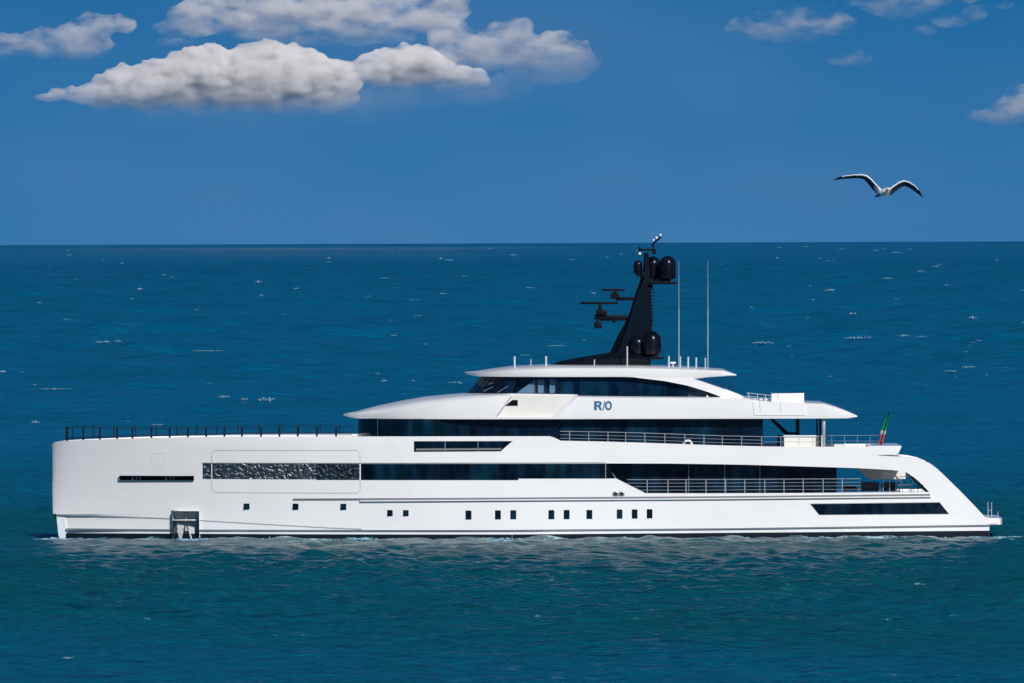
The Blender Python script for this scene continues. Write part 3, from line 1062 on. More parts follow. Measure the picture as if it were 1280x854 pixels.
# mooring slot rollers, anchor, and discharge grille
for a, b in ((162, 184.5), (204, 227.5)):
    b_ = bmesh.new()
    c = W((a + b) / 2, 598.6)
    y = -hb(c.x, c.z) + 0.28
    L_ = (b - a) * MPP
    add_box(b_, (c.x, y + 0.12, c.z), (L_, 0.06, 0.20), 0.01)
    for k in range(5):
        x = c.x - L_ / 2 + L_ * (k + 0.5) / 5
        add_tube(b_, [(x, y, c.z - 0.13), (x, y, c.z + 0.10 - 0.03 * (k % 2))], 0.065, 10)
    obj('fairlead', b_, M['anchor'], yacht)
b_ = bmesh.new()
x0, x1 = WX(214, 650), WX(248, 650)
zt, zb2 = W(231, 639.5).z, -0.4
yo = -ya - 0.02
add_box(b_, (x0, yo + 0.62, (zt + zb2) / 2), (0.10, 0.5, zt - zb2), 0.02)
add_box(b_, (x1, yo + 0.18, (zt + zb2) / 2), (0.10, 0.5, zt - zb2), 0.02)
add_box(b_, ((x0 + x1) / 2, yo + 0.34, zt), (x1 - x0 + 0.12, 0.7, 0.12), 0.02)
add_box(b_, ((x0 + x1) / 2, yo + 0.16, zt - 0.62), (x1 - x0 - 0.1, 0.5, 0.10), 0.02)
o = obj('anchor_pocket', b_, M['anchor'], yacht)
an = bmesh.new()
cx = (x0 + x1) / 2
zz = zt - 0.75
add_box(an, (cx, yo + 0.3, zz - 0.12), (1.15, 0.34, 0.26), 0.05)
add_tube(an, [(cx, yo + 0.28, zz + 0.6), (cx, yo + 0.25, zz - 0.6)], 0.10, 10)
for sd in (-1, 1):
    add_loft(an, [[(cx + sd * 0.12, yo + 0.12, zz - 0.2), (cx + sd * 0.6, yo + 0.16, zz - 0.2), (cx + sd * 0.6, yo + 0.4, zz - 0.2), (cx + sd * 0.12, yo + 0.4, zz - 0.2)],
                  [(cx + sd * 0.20, yo + 0.06, zz - 0.75), (cx + sd * 0.55, yo + 0.10, zz - 0.75), (cx + sd * 0.55, yo + 0.3, zz - 0.75), (cx + sd * 0.20, yo + 0.3, zz - 0.75)],
                  [(cx + sd * 0.33, yo + 0.05, zz - 1.25), (cx + sd * 0.40, yo + 0.06, zz - 1.25), (cx + sd * 0.40, yo + 0.14, zz - 1.25), (cx + sd * 0.33, yo + 0.14, zz - 1.25)]])
obj('anchor', an, M['anchor'], yacht)
b_ = bmesh.new()
c = W(773.5, 617)
for k in (-1, 1):
    add_box(b_, (c.x + k * 0.2, -BEAM - 0.01, c.z), (0.36, 0.08, 0.26), 0.05)
o = obj('side_fitting', b_, M['steel'], yacht)
for k in (-1, 1):
    b_ = bmesh.new()
    add_box(b_, (c.x + k * 0.2, -BEAM - 0.052, c.z), (0.20, 0.02, 0.15), 0.03)
    obj('hole', b_, M['black'], o)

# swim platform
plat = []
for px, w in ((1176, 4.9), (1230, 5.05), (1246, 4.95), (1251, 4.75), (1253.5, 4.4)):
    a, b = W(px, 648.2), W(px, 656.3)
    plat.append([(a.x, -w, b.z), (a.x, -w, a.z), (a.x, w, a.z), (a.x, w, b.z)])
b_ = add_loft(bmesh.new(), plat)
bmesh.ops.bevel(b_, geom=[e for e in b_.edges if e.calc_length() > 0.6 and abs(e.verts[0].co.y - e.verts[1].co.y) < 0.8], offset=0.07, segments=2, affect='EDGES')
obj('swim_platform', b_, M['white'], yacht)


def rail_run(name, pts, y, top_off, n_bars=2, post_px=None, r=0.022, mat='steel', post_r=0.03, parent=None, post_y=None):
    """A guard rail: horizontal bars over the base polyline of photo points, with its posts as pieces of their own."""
    base = [W(a, b, y) for a, b in pts]
    zo = top_off * MPP
    ys = [y if post_y is None else post_y(p.x) for p in base]
    base = [Vector((p.x, yy, p.z)) for p, yy in zip(base, ys)]
    bm = bmesh.new()
    for k in range(n_bars):
        f = 1.0 - k / n_bars
        add_tube(bm, [p + Vector((0, 0, zo * f)) for p in base], r if k == 0 else r * 0.6, 6)
    o = obj(name, bm, M[mat], parent or yacht)
    for px in post_px or ():
        x = WX(px, pts[0][1])
        z = line([(p.x, p.z) for p in base], x)
        yy = line([(p.x, p.y) for p in base], x)
        bm = bmesh.new()
        add_tube(bm, [(x, yy, z - 0.05), (x, yy, z + zo)], post_r, 6)
        obj('post', bm, M[mat], o)
    return o


# foredeck railing along both edges, meeting at the bow
NEAR_POSTS = [80.5, 101.5, 122.5, 144.5, 164, 188, 211, 234, 257, 280, 302, 326, 349, 372, 396, 420]
FAR_POSTS = [86, 112, 137.5, 164.5, 190.5, 216, 241, 267, 293, 319, 346, 370, 397, 421]
edge = lambda sd: (lambda x: sd * max(hb(x, 6.3) - 0.10, 0.15))
def fore_pts(lo):
    return [(a, line([(78, 553.6), (100, 552.2), (170, 549.4), (230, 547.8), (290, 546.6), (440, 546.0)], a) - lo) for a in (80, 90, 110, 140, 170, 200, 230, 260, 290, 320, 350, 380, 410, 440)]
tops = lambda px: line([(80, 17.6), (170, 13), (280, 11.2), (440, 11)], px)
for sd, posts, pr in ((-1, NEAR_POSTS, 0.062), (1, FAR_POSTS, 0.032)):
    pts = fore_pts(0)
    e = edge(sd)
    bm = bmesh.new()
    tz = []
    for a, b in pts:
        p = W(a, b)
        tz.append((p.x, p.z, p.z + tops(a) * MPP))
    add_tube(bm, [(x, e(x), zt) for x, zb3, zt in tz], 0.014, 6)
    add_tube(bm, [(x, e(x), zb3 + (zt - zb3) * 0.22) for x, zb3, zt in tz], 0.02, 6)
    o = obj('foredeck_railing', bm, M['rail_dark'], yacht)
    for i, px in enumerate(posts):
        x = WX(px, 548)
        zb3 = line([(q[0], q[1]) for q in tz], x)
        zt = line([(q[0], q[2]) for q in tz], x)
        bm = bmesh.new()
        rr_ = pr * (1.5 if i == 0 and sd < 0 else 1.0)
        add_box(bm, (x, e(x), (zb3 + zt) / 2), (rr_ * 2, 0.06, zt - zb3 + 0.1))
        obj('post', bm, M['rail_dark'], o)

# ---- upper deckhouse
def plan_ring(px0, px1, w, z0_py, z1_py, nose=4.5, rake=0.0, n=12, y=-BEAM):
    """Closed outline of a deckhouse: rounded front at px0, square back at px1; returns lower and upper rings."""
    lo, up = [], []
    x0, x1 = WX(px0, z0_py), WX(px1, z0_py)
    prof = [(math.sin(math.pi / 2 * k / n), 1 - math.cos(math.pi / 2 * k / n)) for k in range(n + 1)]
    side_pts = [(x0 + nose * b, w * a) for a, b in prof]
    out = [(x, -yy) for x, yy in side_pts] + [(x1, -w), (x1, w)] + [(x, yy) for x, yy in reversed(side_pts)]
    del out[-1]
    zl, zu = W(700, z0_py).z, W(700, z1_py).z
    for (x, yy) in out:
        t = max(0.0, 1 - (x - x0) / (nose * 2.0))
        lo.append((x, yy, zl))
        up.append((x + rake * t, yy, zu))
    return lo, up


lo, up = plan_ring(446, 954, 4.42, 563, 523.5, 5.0)
obj('deckhouse_interior', add_loft(bmesh.new(), [lo, up]), M['core'], yacht)
UP = [(447, 471, 'glass_clear'), (472, 509.6, 'glass_navy'), (510.4, 554, 'glass_teal'), (554.6, 587, 'glass_navy'), (587.6, 618, 'glass_dark'),
      (618.6, 662, 'glass_navy'), (662.6, 700, 'glass_dark'), (700.6, 742, 'glass_teal'), (742.6, 781, 'glass_navy'), (781.6, 822, 'glass_teal'),
      (822.6, 862, 'glass_navy'), (862.6, 902, 'glass_teal'), (902.6, 936, 'glass_dark'), (936.6, 954, 'glass_dark')]


def house_pane(bm, a, b, px0, w, nose, py_top, py_bot, gap, side=-1, thick=0.03):
    x0 = WX(px0, 540)
    n = max(2, int((b - a) / 5))
    f, g = [], []
    for i in range(n + 1):
        x = WX(a + (b - a) * i / n, 540)
        q = min(max((x - x0) / nose, 0), 1)
        yy = w * math.sqrt(max(0.0, 1 - (1 - q) ** 2)) + gap
        zt, zb_ = W(a, py_top).z, W(a, py_bot).z
        f.append([(x, side * yy, zb_), (x, side * yy, zt), (x, side * (yy - thick), zt), (x, side * (yy - thick), zb_)])
    return add_loft(bm, f)


for i, (a, b, g) in enumerate(UP):
    for sd in (-1, 1):
        if sd == 1 and not (i < 1):
            continue
        bm = house_pane(bmesh.new(), a, b, 444, 4.42, 5.0, 525, 560, 0.08, sd)
        obj('window', bm, M[g if g != 'glass_clear' else 'glass_teal'], yacht)
bm = house_pane(bmesh.new(), 472, 954, 444, 4.42, 5.0, 525, 560, 0.08, 1)
obj('window', bm, M['glass_navy'], yacht)
for px in (471.5, 510, 554.3, 662.3, 742.3, 822.3, 902.3):
    bm = house_pane(bmesh.new(), px - 0.35, px + 0.35, 444, 4.42, 5.0, 525, 560, 0.10)
    obj('window_mullion', bm, M['rail_dark' if px > 480 else 'curtain_dim'], yacht)

# side deck railing of the upper deck
rail_run('upper_deck_railing', [(700, 552.2), (760, 553.2), (800, 554.2), (900, 557.8), (954, 559)], -BEAM + 0.09, 13, 3,
         [712, 736, 760, 782, 806, 831, 856, 880, 903, 927, 952], 0.022, 'steel', 0.03)
rail_run('upper_deck_railing', [(954, 559), (1030, 559)], -BEAM + 0.09, 13, 2, [976], 0.02, 'steel', 0.03)
rail_run('aft_deck_railing', [(1034, 558.4), (1098, 558.4)], -5.1, 14, 2, [1040, 1056, 1072, 1088], 0.012, 'steel', 0.015)

# bridge deck brow and side fascia
TIP = WX(427, 520)
X640 = WX(646, 500)
BROW_B = wline([(427, 520.4), (437, 523), (445, 524.4), (640, 524.2), (956, 523.6), (1060, 523.2), (1072, 521.6)])
BROW_S = wline([(427, 519.4), (447, 518.4), (470, 516.6), (505, 510.5), (540, 504.6), (575, 499.6), (600, 496.4), (640, 493.0), (722, 493.8), (723, 495.4), (780, 496),
                (880, 496.6), (932, 497.2), (950, 500.2), (965, 502), (1006, 503.4), (1030, 504.2), (1045, 508.6), (1060, 514.4), (1072, 520)])
BROW_C = wline([(427, 519.3), (434, 517.6), (443, 516.0), (470, 508.8), (500, 502.6), (530, 497.6), (580, 492.8), (640, 491.2), (722, 492.6), (723, 494.6), (780, 495.4), (880, 496.2), (932, 497),
                (950, 500), (965, 501.8), (1006, 503.2), (1030, 504), (1045, 508.4), (1060, 514.2), (1072, 519.8)])


def brow_half(x):
    t = min(max((x - TIP) / (X640 - TIP), 0), 1)
    w = 5.32 * (1 - (1 - t) ** 2.1) ** 0.6
    a = max(0.0, (x - WX(1030, 510)) / 2.2)
    return max(w - 0.55 * min(a, 1) ** 2, 0.02)


xs = sorted(set([TIP + 0.02 + 0.15 * k * k / 3 for k in range(8)] + [TIP + 2 + 0.7 * k for k in range(46)] + [p[0] for q in (BROW_B, BROW_S, BROW_C) for p in q if p[0] > TIP + 0.02]))
xs = [x for x in xs if x <= WX(1072, 521)]
rings = []
for x in xs:
    w = brow_half(x)
    zb_, zs_, zc = line(BROW_B, x), line(BROW_S, x), line(BROW_C, x)
    zs_ = max(zs_, zb_ + 0.02)
    zc = max(zc, zs_ + 0.004)
    prof = [(-w + 0.03, zb_), (-w, zb_ + (zs_ - zb_) * 0.12), (-w, zs_ - (zs_ - zb_) * 0.05)]
    for k in range(1, 6):
        a = k / 5.0 * math.pi / 2
        prof.append((-w + min(2.6, w * 0.75) * math.sin(a) * (k / 5.0) ** 0.6, zs_ + (zc - zs_) * (math.sin(a))))
    prof = prof + [(-y, z) for y, z in reversed(prof)]
    rings.append([(x, y, z) for y, z in prof])
brow = obj('bridge_deck', add_loft(bmesh.new(), rings), M['white'], yacht)
b_ = bmesh.new()
inner = wline([(641.5, 489), (723, 489), (689, 521.5), (620.5, 521.5)])
outer = wline([(640.5, 489), (729.5, 489), (695, 522.2), (619.5, 522.2)])
add_loft(b_, [[(x, -5.32 + 0.34, z) for x, z in inner], [(x, -5.32, z) for x, z in outer], [(x, -6.6, z) for x, z in outer]])
boolean(brow, [cutter(b_)])
b_ = bmesh.new()
add_prism(b_, wline([(640, 494), (717, 494.6), (689.4, 521.2), (621, 521.2)]), -5.32 + 0.325, -5.32 + 0.38)
obj('side_panel', b_, M['cream'], yacht)
b_ = bmesh.new()
pprism(b_, [(638.4, 496), (639.6, 496), (621.6, 521.2), (620.4, 521.2)], -5.32 + 0.31, -5.32 + 0.35)
obj('panel_seam', b_, M['grey_line'], yacht)
b_ = bmesh.new()
pprism(b_, [(640.5, 500.2), (647.2, 500.2), (647.2, 507.4), (631.5, 507.4)], -5.32 + 0.29, -5.32 + 0.35)
obj('side_vent', b_, M['black'], yacht)
b_ = bmesh.new()
pprism(b_, [(941, 502.5), (1006, 503.5), (1007, 519.3), (943, 519.3)], -5.36, -5.2)
o = obj('boarding_panel', b_, M['white'], yacht)
for px in (949.5, 975):
    obj('seam', pprism(bmesh.new(), [(px, 501.2), (px + 0.6, 501.2), (px + 1.4, 515), (px + 0.8, 515)], -5.37, -5.33), M['seam'], o)

# the name on the side
def letters(parent):
    def stroke(pts):
        return add_prism(bmesh.new(), wline(pts), -5.345, -5.315)
    ring = lambda cx, cy, rx, ry_, n=28: [(cx + rx * math.cos(2 * math.pi * k / n), cy + ry_ * math.sin(2 * math.pi * k / n)) for k in range(n)]
    # R: stem, bowl and leg as one outline with the small counter cut out
    bm = stroke([(742.8, 501.6), (749.6, 501.6), (751.6, 502.6), (752.4, 504.2), (752.0, 506.2), (750.4, 507.5), (752.8, 512.8), (749.8, 512.8), (747.6, 508.2), (746.0, 508.2), (746.0, 512.8), (742.8, 512.8)])
    o = obj('letter', bm, M['letter'], parent)
    bm = add_prism(bmesh.new(), wline([(746.0, 503.8), (748.8, 503.8), (749.4, 504.9), (748.8, 506.0), (746.0, 506.0)]), -5.36, -5.30)
    boolean(o, [cutter(bm)])
    obj('letter', stroke([(755.6, 501.4), (756.9, 501.4), (754.5, 512.9), (753.2, 512.9)]), M['letter'], parent)
    o = obj('letter', stroke(ring(760.6, 507.2, 4.4, 5.8)), M['letter'], parent)
    boolean(o, [cutter(add_prism(bmesh.new(), wline(ring(760.6, 507.2, 2.2, 3.4)), -5.36, -5.30))])


letters(yacht)

# ---- bridge (wheelhouse)
lo, up = plan_ring(590, 870, 3.9, 495, 470.5, 4.2, 0.9)
obj('bridge_interior', add_loft(bmesh.new(), [lo, up]), M['core'], yacht)
x0b, x0t = WX(581, 492.5), WX(601, 471.5)
TOPW = wline([(581, 471.4), (780, 471.6), (800, 472.6), (830, 476.2), (860, 482), (885, 490), (905, 497.2)])
BOTW = wline([(581, 492.9), (716, 493.2), (722, 495.6), (910, 497.4)])


def bridge_pane(bm, a, b, la=0.0, side=-1, gap=0.0, w=4.55, nose=4.6, thick=0.03):
    """Glass between photo columns a and b; la leans the forward edge with the windscreen."""
    n = max(2, int((b - a) / 4))
    f = []
    for i in range(n + 1):
        u = i / n
        xb_ = WX(a, 490) + (WX(b, 490) - WX(a, 490)) * u
        q = min(max((xb_ - x0b) / nose, 0), 1)
        rk = (x0t - x0b) * (1 - q) + la * MPP
        zt, zb_ = line(TOPW, xb_ + rk), line(BOTW, xb_)
        if zt - zb_ < 0.02:
            zt = zb_ + 0.02
        yb = w * math.sqrt(max(0.0, 1 - (1 - q) ** 2)) + gap
        f.append([(xb_, side * yb, zb_), (xb_ + rk, side * (yb - 0.12), zt), (xb_ + rk, side * (yb - 0.12 - thick), zt), (xb_, side * (yb - thick), zb_)])
    return add_loft(bm, f)


for sd in (-1, 1):
    for (a, b, g) in ((581, 592, 'glass_teal'), (592.6, 612, 'glass_navy'), (612.6, 640, 'glass_navy')):
        obj('windscreen', bridge_pane(bmesh.new(), a, b, 0, sd), M[g], yacht)
    for px in (592, 612, 640.3):
        obj('windscreen_frame', bridge_pane(bmesh.new(), px - 0.4, px + 0.4, 0, sd, 0.03), M['boot'], yacht)
for (a, b, g) in ((641, 671, 'glass_clear'), (671.5, 683, 'glass_clear'), (683.5, 697, 'glass_clear'), (697.5, 717, 'glass_teal'), (717.5, 723.5, 'glass_dark'),
                  (724, 760, 'glass_teal'), (760.5, 800, 'glass_navy'), (800.5, 832, 'glass_teal'), (832.5, 861, 'glass_navy'), (861.5, 884, 'glass_smoke'), (884.5, 905, 'glass_dark')):
    obj('window', bridge_pane(bmesh.new(), a, b, 0, -1), M[g], yacht)
obj('window', bridge_pane(bmesh.new(), 641, 884, 0, 1), M['glass_navy'], yacht)
for px in (671.2, 683.2, 697.2, 760.2, 800.2, 832.2):
    obj('window_mullion', bridge_pane(bmesh.new(), px - 0.3, px + 0.3, 0, -1, 0.02), M['boot'], yacht)
for poly in ([(646, 491.5), (669, 474.8), (669, 491.5)], [(672.5, 475.5), (680.5, 475.5), (680.5, 491.5), (672.5, 491.5)],
             [(687, 475), (695.5, 475), (695.5, 491.5), (687, 491.5)]):
    b_ = bmesh.new()
    add_prism(b_, wline(poly), -4.10, -4.04)
    obj('window_blind', b_, M['curtain'], yacht)
b_ = bmesh.new()
pprism(b_, [(861, 484), (884, 490.5), (884, 497), (861, 497)], -4.3, -4.2)
obj('grey_panel', b_, plain('grey_panel_paint', (0.22, 0.25, 0.27), 0.5), yacht)
b_ = bmesh.new()
pprism(b_, [(883.5, 494), (888, 497.5), (883.5, 497.5)], -4.7, -4.6)
obj('window_corner', b_, M['white'], yacht)
# handrails seen through the windscreen
for (a, b) in (((604, 489.5), (616, 484)), ((622, 491), (635, 483)), ((611, 481), (616, 478.5))):
    pa, pb = W(*a), W(*b)
    obj('windscreen_wiper', add_tube(bmesh.new(), [(pa.x, -4.45, pa.z), (pb.x, -4.58, pb.z)], 0.022, 6), M['grey_line'], yacht)

# hardtop
RT = WX(580, 466.5)
ROOF_B = wline([(580, 467.6), (590, 470.2), (600, 471.4), (780, 471.4), (800, 472.4), (815, 473.9), (870, 473.6), (885, 471.8), (900, 470.8), (921, 469.8)])
ROOF_S = wline([(580, 466.6), (606, 466.0), (625, 464.0), (650, 461.6), (700, 459.4), (800, 459.4), (860, 461), (905, 463.2), (921, 468.8)])
ROOF_C = wline([(580, 466.2), (596, 464.6), (610, 462.6), (640, 458.8), (690, 456.8), (800, 457.2), (860, 459.4), (905, 462.2), (921, 468.4)])
xs = sorted(set([RT + 0.03 + 0.08 * k for k in range(14)] + [RT + 1.2 + 0.5 * k for k in range(34)] + [p[0] for q in (ROOF_B, ROOF_S, ROOF_C) for p in q if p[0] > RT + 0.03]))
xs = [x for x in xs if x <= WX(921, 469)]
rings = []
for x in xs:
    t = min(max((x - RT) / 6.0, 0), 1)
    w = max(4.95 * (1 - (1 - t) ** 2.3) ** 0.55, 0.03)
    a = max(0.0, (x - WX(890, 465)) / 1.7)
    w -= 0.5 * min(a, 1) ** 2
    zb_, zs_, zc = line(ROOF_B, x), line(ROOF_S, x), line(ROOF_C, x)
    zs_ = max(zs_, zb_ + 0.02)
    zc = max(zc, zs_ + 0.01)
    prof = [(-w + 0.05, zb_), (-w, zb_ + (zs_ - zb_) * 0.2), (-w, zs_ - (zs_ - zb_) * 0.1)]
    for k in range(1, 5):
        aa = k / 4.0 * math.pi / 2
        prof.append((-w + min(2.2, w * 0.75) * math.sin(aa) * (k / 4.0) ** 0.5, zs_ + (zc - zs_) * math.sin(aa)))
    prof = prof + [(-y, z) for y, z in reversed(prof)]
    rings.append([(x, y, z) for y, z in prof])
obj('hardtop', add_loft(bmesh.new(), rings), M['white'], yacht)
for sd in (-1, 1):
    b_ = bmesh.new()
    pprism(b_, [(784, 470.4), (864, 471.6), (867, 473.6), (884, 479.2), (900, 484.9), (918, 491.6), (934, 498.2), (906, 498.6), (897, 494.6), (885, 490.2),
                (860, 482.3), (830, 476.4), (800, 472.9)], sd * 4.93, sd * 4.62)
    obj('roof_strut', b_, M['white'], yacht)
    b_ = bmesh.new()
    pprism(b_, [(869, 474), (920.5, 471.2), (920.5, 492), (904, 486)], sd * 4.78, sd * 4.75)
    obj('wind_screen', b_, M['glass_pale'], yacht)

# sun deck furniture fixed to the deck, aft of the bridge
rail_run('sun_deck_railing', [(933, 498.6), (964, 502)], -4.9, 7.5, 2, [936, 947, 957], 0.02, 'antenna', 0.025)
b_ = bmesh.new()
add_box(b_, (WX(985, 497), -3.7, W(985, 497).z - 0.05), (41 * MPP, 2.2, 0.62), 0.04)
o = obj('sun_deck_locker', b_, M['white'], yacht)
b_ = bmesh.new()
pprism(b_, [(972.5, 492.5), (973.1, 492.5), (973.1, 501), (972.5, 501)], -4.83, -4.80)
obj('seam', b_, M['seam'], o)
for px, h in ((938, 3.4), (944, 4.4), (952, 4.0), (958, 3.4)):
    c = W(px, 499)
    b_ = bmesh.new()
    add_box(b_, (c.x, -3.6, c.z - 0.06), (0.22, 0.5, h * MPP * 0.8), 0.04)
    obj('deck_seat', b_, M['cushion'], yacht)

# aft part of the upper deck: bar, stair, posts, overhang
b_ = bmesh.new()
pprism(b_, [(981, 545.6), (1029.6, 545.6), (1029.6, 563), (981, 563)], -4.0, -2.4)
o = obj('deck_bar', b_, M['cream'], yacht)
b_ = bmesh.new()
pprism(b_, [(980, 544.8), (1030.4, 544.8), (1030.4, 546.2), (980, 546.2)], -4.1, -2.3)
obj('counter_top', b_, M['white'], o)
for px in (999, 1016.5, 1022.5):
    obj('seam', pprism(bmesh.new(), [(px, 547), (px + 0.7, 547), (px + 0.7, 558), (px, 558)], -4.02, -3.99), M['seam'], o)
b_ = bmesh.new()
pprism(b_, [(962, 523.8), (968, 523.8), (987, 541.4), (1000, 541.4), (1000, 544), (982, 544)], -2.3, -1.5)
obj('stair', b_, M['rail_dark'], yacht)
for (a, b, y, mt) in ((995.8, 1000.4, -3.2, 'rail_dark'), (1024.6, 1027.2, -4.2, 'rail_dark'), (1028.2, 1032, -4.9, 'steel'), (973, 979, -2.0, 'core'), (1024.8, 1027, 4.2, 'rail_dark')):
    b_ = bmesh.new()
    z1, z0 = W(a, 523.3).z, FLOOR_Z + 0.0
    if mt == 'core':
        z1 = W(a, 545).z
    add_box(b_, ((WX(a, 540) + WX(b, 540)) / 2, y, (z0 + z1) / 2), ((b - a) * MPP, 0.22, z1 - z0), 0.03)
    obj('deck_post', b_, M[mt], yacht)
rings = []
for px, w in ((1090, 0.004), (1100, 0.004), (1112, 0.004), (1119, 0.004), (1123, 0.02), (1127, 0.06)):
    zt = W(px, 557.6).z
    zb_ = W(px, line([(1084, 569.3), (1119, 569), (1123, 567.2), (1127, 559.0)], px)).z
    x = WX(px, 562)
    w = hb(x, 6.0) - w
    rings.append([(x, -w + 0.02, zb_), (x, -w, zb_ + 0.03), (x, -w, zt - 0.05), (x, -w + 0.05, zt), (x, w - 0.05, zt), (x, w, zt - 0.05), (x, w, zb_ + 0.03), (x, w - 0.02, zb_)])
obj('upper_deck_overhang', add_loft(bmesh.new(), rings), M['white'], yacht)
b_ = bmesh.new()
add_box(b_, (WX(1052, 557), -4.3, W(1052, 557).z), (11 * MPP, 0.9, 0.16), 0.03)
obj('deck_cover', b_, M['white'], yacht)

# ---- main deck saloon and cockpit
b_ = bmesh.new()
pprism(b_, [(740, 578), (1045, 582), (1045, 619), (740, 619)], -4.25, 4.25)
obj('saloon_interior', b_, M['core'], yacht)
SAL = [(758, 790, 'glass_dark'), (790.6, 826, 'glass_navy'), (826.6, 861, 'glass_dark'), (861.6, 906, 'glass_navy'), (906.6, 950, 'glass_teal'), (950.6, 984, 'glass_navy'), (984.6, 1016, 'glass_dark'), (1016.6, 1046.5, 'glass_navy')]
for a, b, g in SAL:
    b_ = bmesh.new()
    pprism(b_, [(a, 578.5), (b, 578.5), (b, 618.5), (a, 618.5)], -4.33, -4.29)
    obj('window', b_, M[g], yacht)
b_ = bmesh.new()
pprism(b_, [(758, 578.5), (1046.5, 578.5), (1046.5, 618.5), (758, 618.5)], 4.33, 4.29)
obj('window', b_, M['glass_navy'], yacht)
for px in (906.2, 861.2, 950.3):
    b_ = bmesh.new()
    pprism(b_, [(px - 0.6, 579), (px + 0.6, 579), (px + 0.6, 618.5), (px - 0.6, 618.5)], -4.36, -4.331)
    obj('window_mullion', b_, M['curtain_dim'], yacht)
rail_run('main_deck_railing', [(784, 617.2), (808, 617.2), (900, 617.0), (1000, 616.4), (1060, 616.2), (1076, 616.0)], -BEAM + 0.12, 17.5, 4,
         [809, 835, 857.5, 882.5, 907, 931, 956, 980, 1004, 1029, 1053], 0.022, 'steel', 0.036)
# inner wing panel between the open side and the stern
b_ = bmesh.new()
pprism(b_, [(1068, 583), (1135, 583), (1135, 600.6), (1091, 601.6), (1087.5, 600)], -0.6, 0.6)
obj('stair_casing', b_, M['cream'], yacht)
b_ = bmesh.new()
def tube_px(bm, pts, y, r=0.03):
    add_tube(bm, [W(a, b, y) for a, b in pts], r, 6)
tube_px(b_, [(1101, 597.5), (1102, 593.5), (1105, 592.2), (1111, 592), (1118, 594.5), (1122, 599), (1127, 602.5)], -3.9, 0.035)
tube_px(b_, [(1108, 590), (1114, 590.5), (1121, 596), (1128, 603)], -3.8, 0.035)
tube_px(b_, [(1132, 590.4), (1140, 599), (1143, 606)], -3.6, 0.03)
tube_px(b_, [(1124, 596), (1140, 596)], -3.9, 0.025)
for px in (1104, 1112, 1120, 1128, 1136):
    tube_px(b_, [(px, 598), (px, 616)], -3.85, 0.022)
obj('stern_railing', b_, M['steel'], yacht)
b_ = bmesh.new()
pprism(b_, [(1131.5, 590.2), (1142, 596.4), (1150, 603.2), (1162, 615.4), (1157, 615.4), (1146, 604.6), (1138, 597)], -5.3, -5.22)
obj('cockpit_screen', b_, M['glass_navy'], yacht)
# flag halyard rails on the swim platform
b_ = bmesh.new()
for px, t in ((1235, 628), (1239.5, 628), (1247.5, 640)):
    tube_px(b_, [(px, 649), (px, t), (px + 1.2, t - 0.2)], -3.6, 0.018)
tube_px(b_, [(1235, 638), (1239.5, 638)], -3.6, 0.012)
obj('platform_stanchion', b_, M['antenna'], yacht)

# ---- mast
mast = bmesh.new()
def ring_x(xa, xb_, w, z, r=0.3):
    return [(xa, 0, z), (xa + (xb_ - xa) * r, -w, z), (xb_, -w, z), (xb_, w, z), (xa + (xb_ - xa) * r, w, z)]
def P0(px, py):
    return W(px, py, 0.0)
prof = [(441.5, 762, 812), (420, 772, 814.5), (404, 781.2, 815.4), (390, 787.5, 815), (376, 791.2, 814.2), (362, 796, 813.4), (351, 800, 812.5), (340, 803.4, 812), (330, 804.6, 811.5), (316, 804.8, 810.5)]
rings = []
for py, a, b in prof:
    pa, pb = P0(a, py), P0(b, py)
    w = 0.62 - 0.34 * min(1, (441.5 - py) / 110.0)
    rings.append(ring_x(pa.x, pb.x, w, pa.z, 0.28))
add_loft(mast, rings)
mast = obj('mast', mast, M['black'], yacht)
b_ = bmesh.new()
pts = [P0(a, b) for a, b in [(772, 441), (784, 408), (792, 382), (799, 362), (806, 358), (813, 360), (814.6, 404), (811, 441)]]
for sd in (-1, 1):
    add_prism(b_, [(p.x, p.z) for p in pts], sd * 0.64, sd * 0.45)
obj('side_plate', b_, M['black_panel'], mast)
b_ = bmesh.new()
base = [((684, 456.9), (684.5, 457.6), 0.3), ((700, 451.6), (700, 458.2), 1.5), ((720, 447.8), (720, 458.4), 2.0), ((740, 444.4), (740, 458.5), 2.1), ((762, 441.2), (762, 458.5), 2.1),
        ((790, 440.4), (790, 458.5), 1.9), ((811, 440.4), (811, 458.5), 1.6), ((813, 444), (813, 458.5), 1.4)]
rings = []
for (t, bt, w) in base:
    p, q = P0(*t), P0(*bt)
    h = p.z - q.z
    rings.append([(p.x, -w, q.z), (p.x, -w, q.z + h * 0.6), (p.x, -w * 0.5, p.z), (p.x, w * 0.5, p.z), (p.x, w, q.z + h * 0.6), (p.x, w, q.z)])
add_loft(b_, rings)
obj('mast_base', b_, M['black'], yacht)
b_ = bmesh.new()
for k in range(12):
    c = P0(816, 362 + k * 4.0)
    add_box(b_, (c.x - 0.02, 0, c.z), (0.24, 0.5, 0.055))
obj('ladder', b_, M['black'], mast)


def radome(px, top, bot, rpx, y, name='radome'):
    a, b = W(px, top, y), W(px, bot, y)
    r = rpx * MPP
    h = a.z - b.z
    pr_ = [(r * 0.55, 0), (r * 0.9, 0.06), (r, 0.16), (r, max(h - r, 0.2))]
    for k in range(1, 9):
        t = k / 8 * math.pi / 2
        pr_.append((max(r * math.cos(t), 0.01), h - r + r * math.sin(t)))
    o = obj(name, add_lathe(bmesh.new(), (a.x, y, b.z), pr_, 28), M['dome'], mast)
    bm = bmesh.new()
    add_lathe(bm, (a.x, y, b.z - 0.22), [(r * 0.35, 0), (r * 0.4, 0.21)], 14)
    add_lathe(bm, (a.x, y, b.z + 0.20), [(r * 1.02, 0), (r * 1.02, 0.05)], 28)
    return o


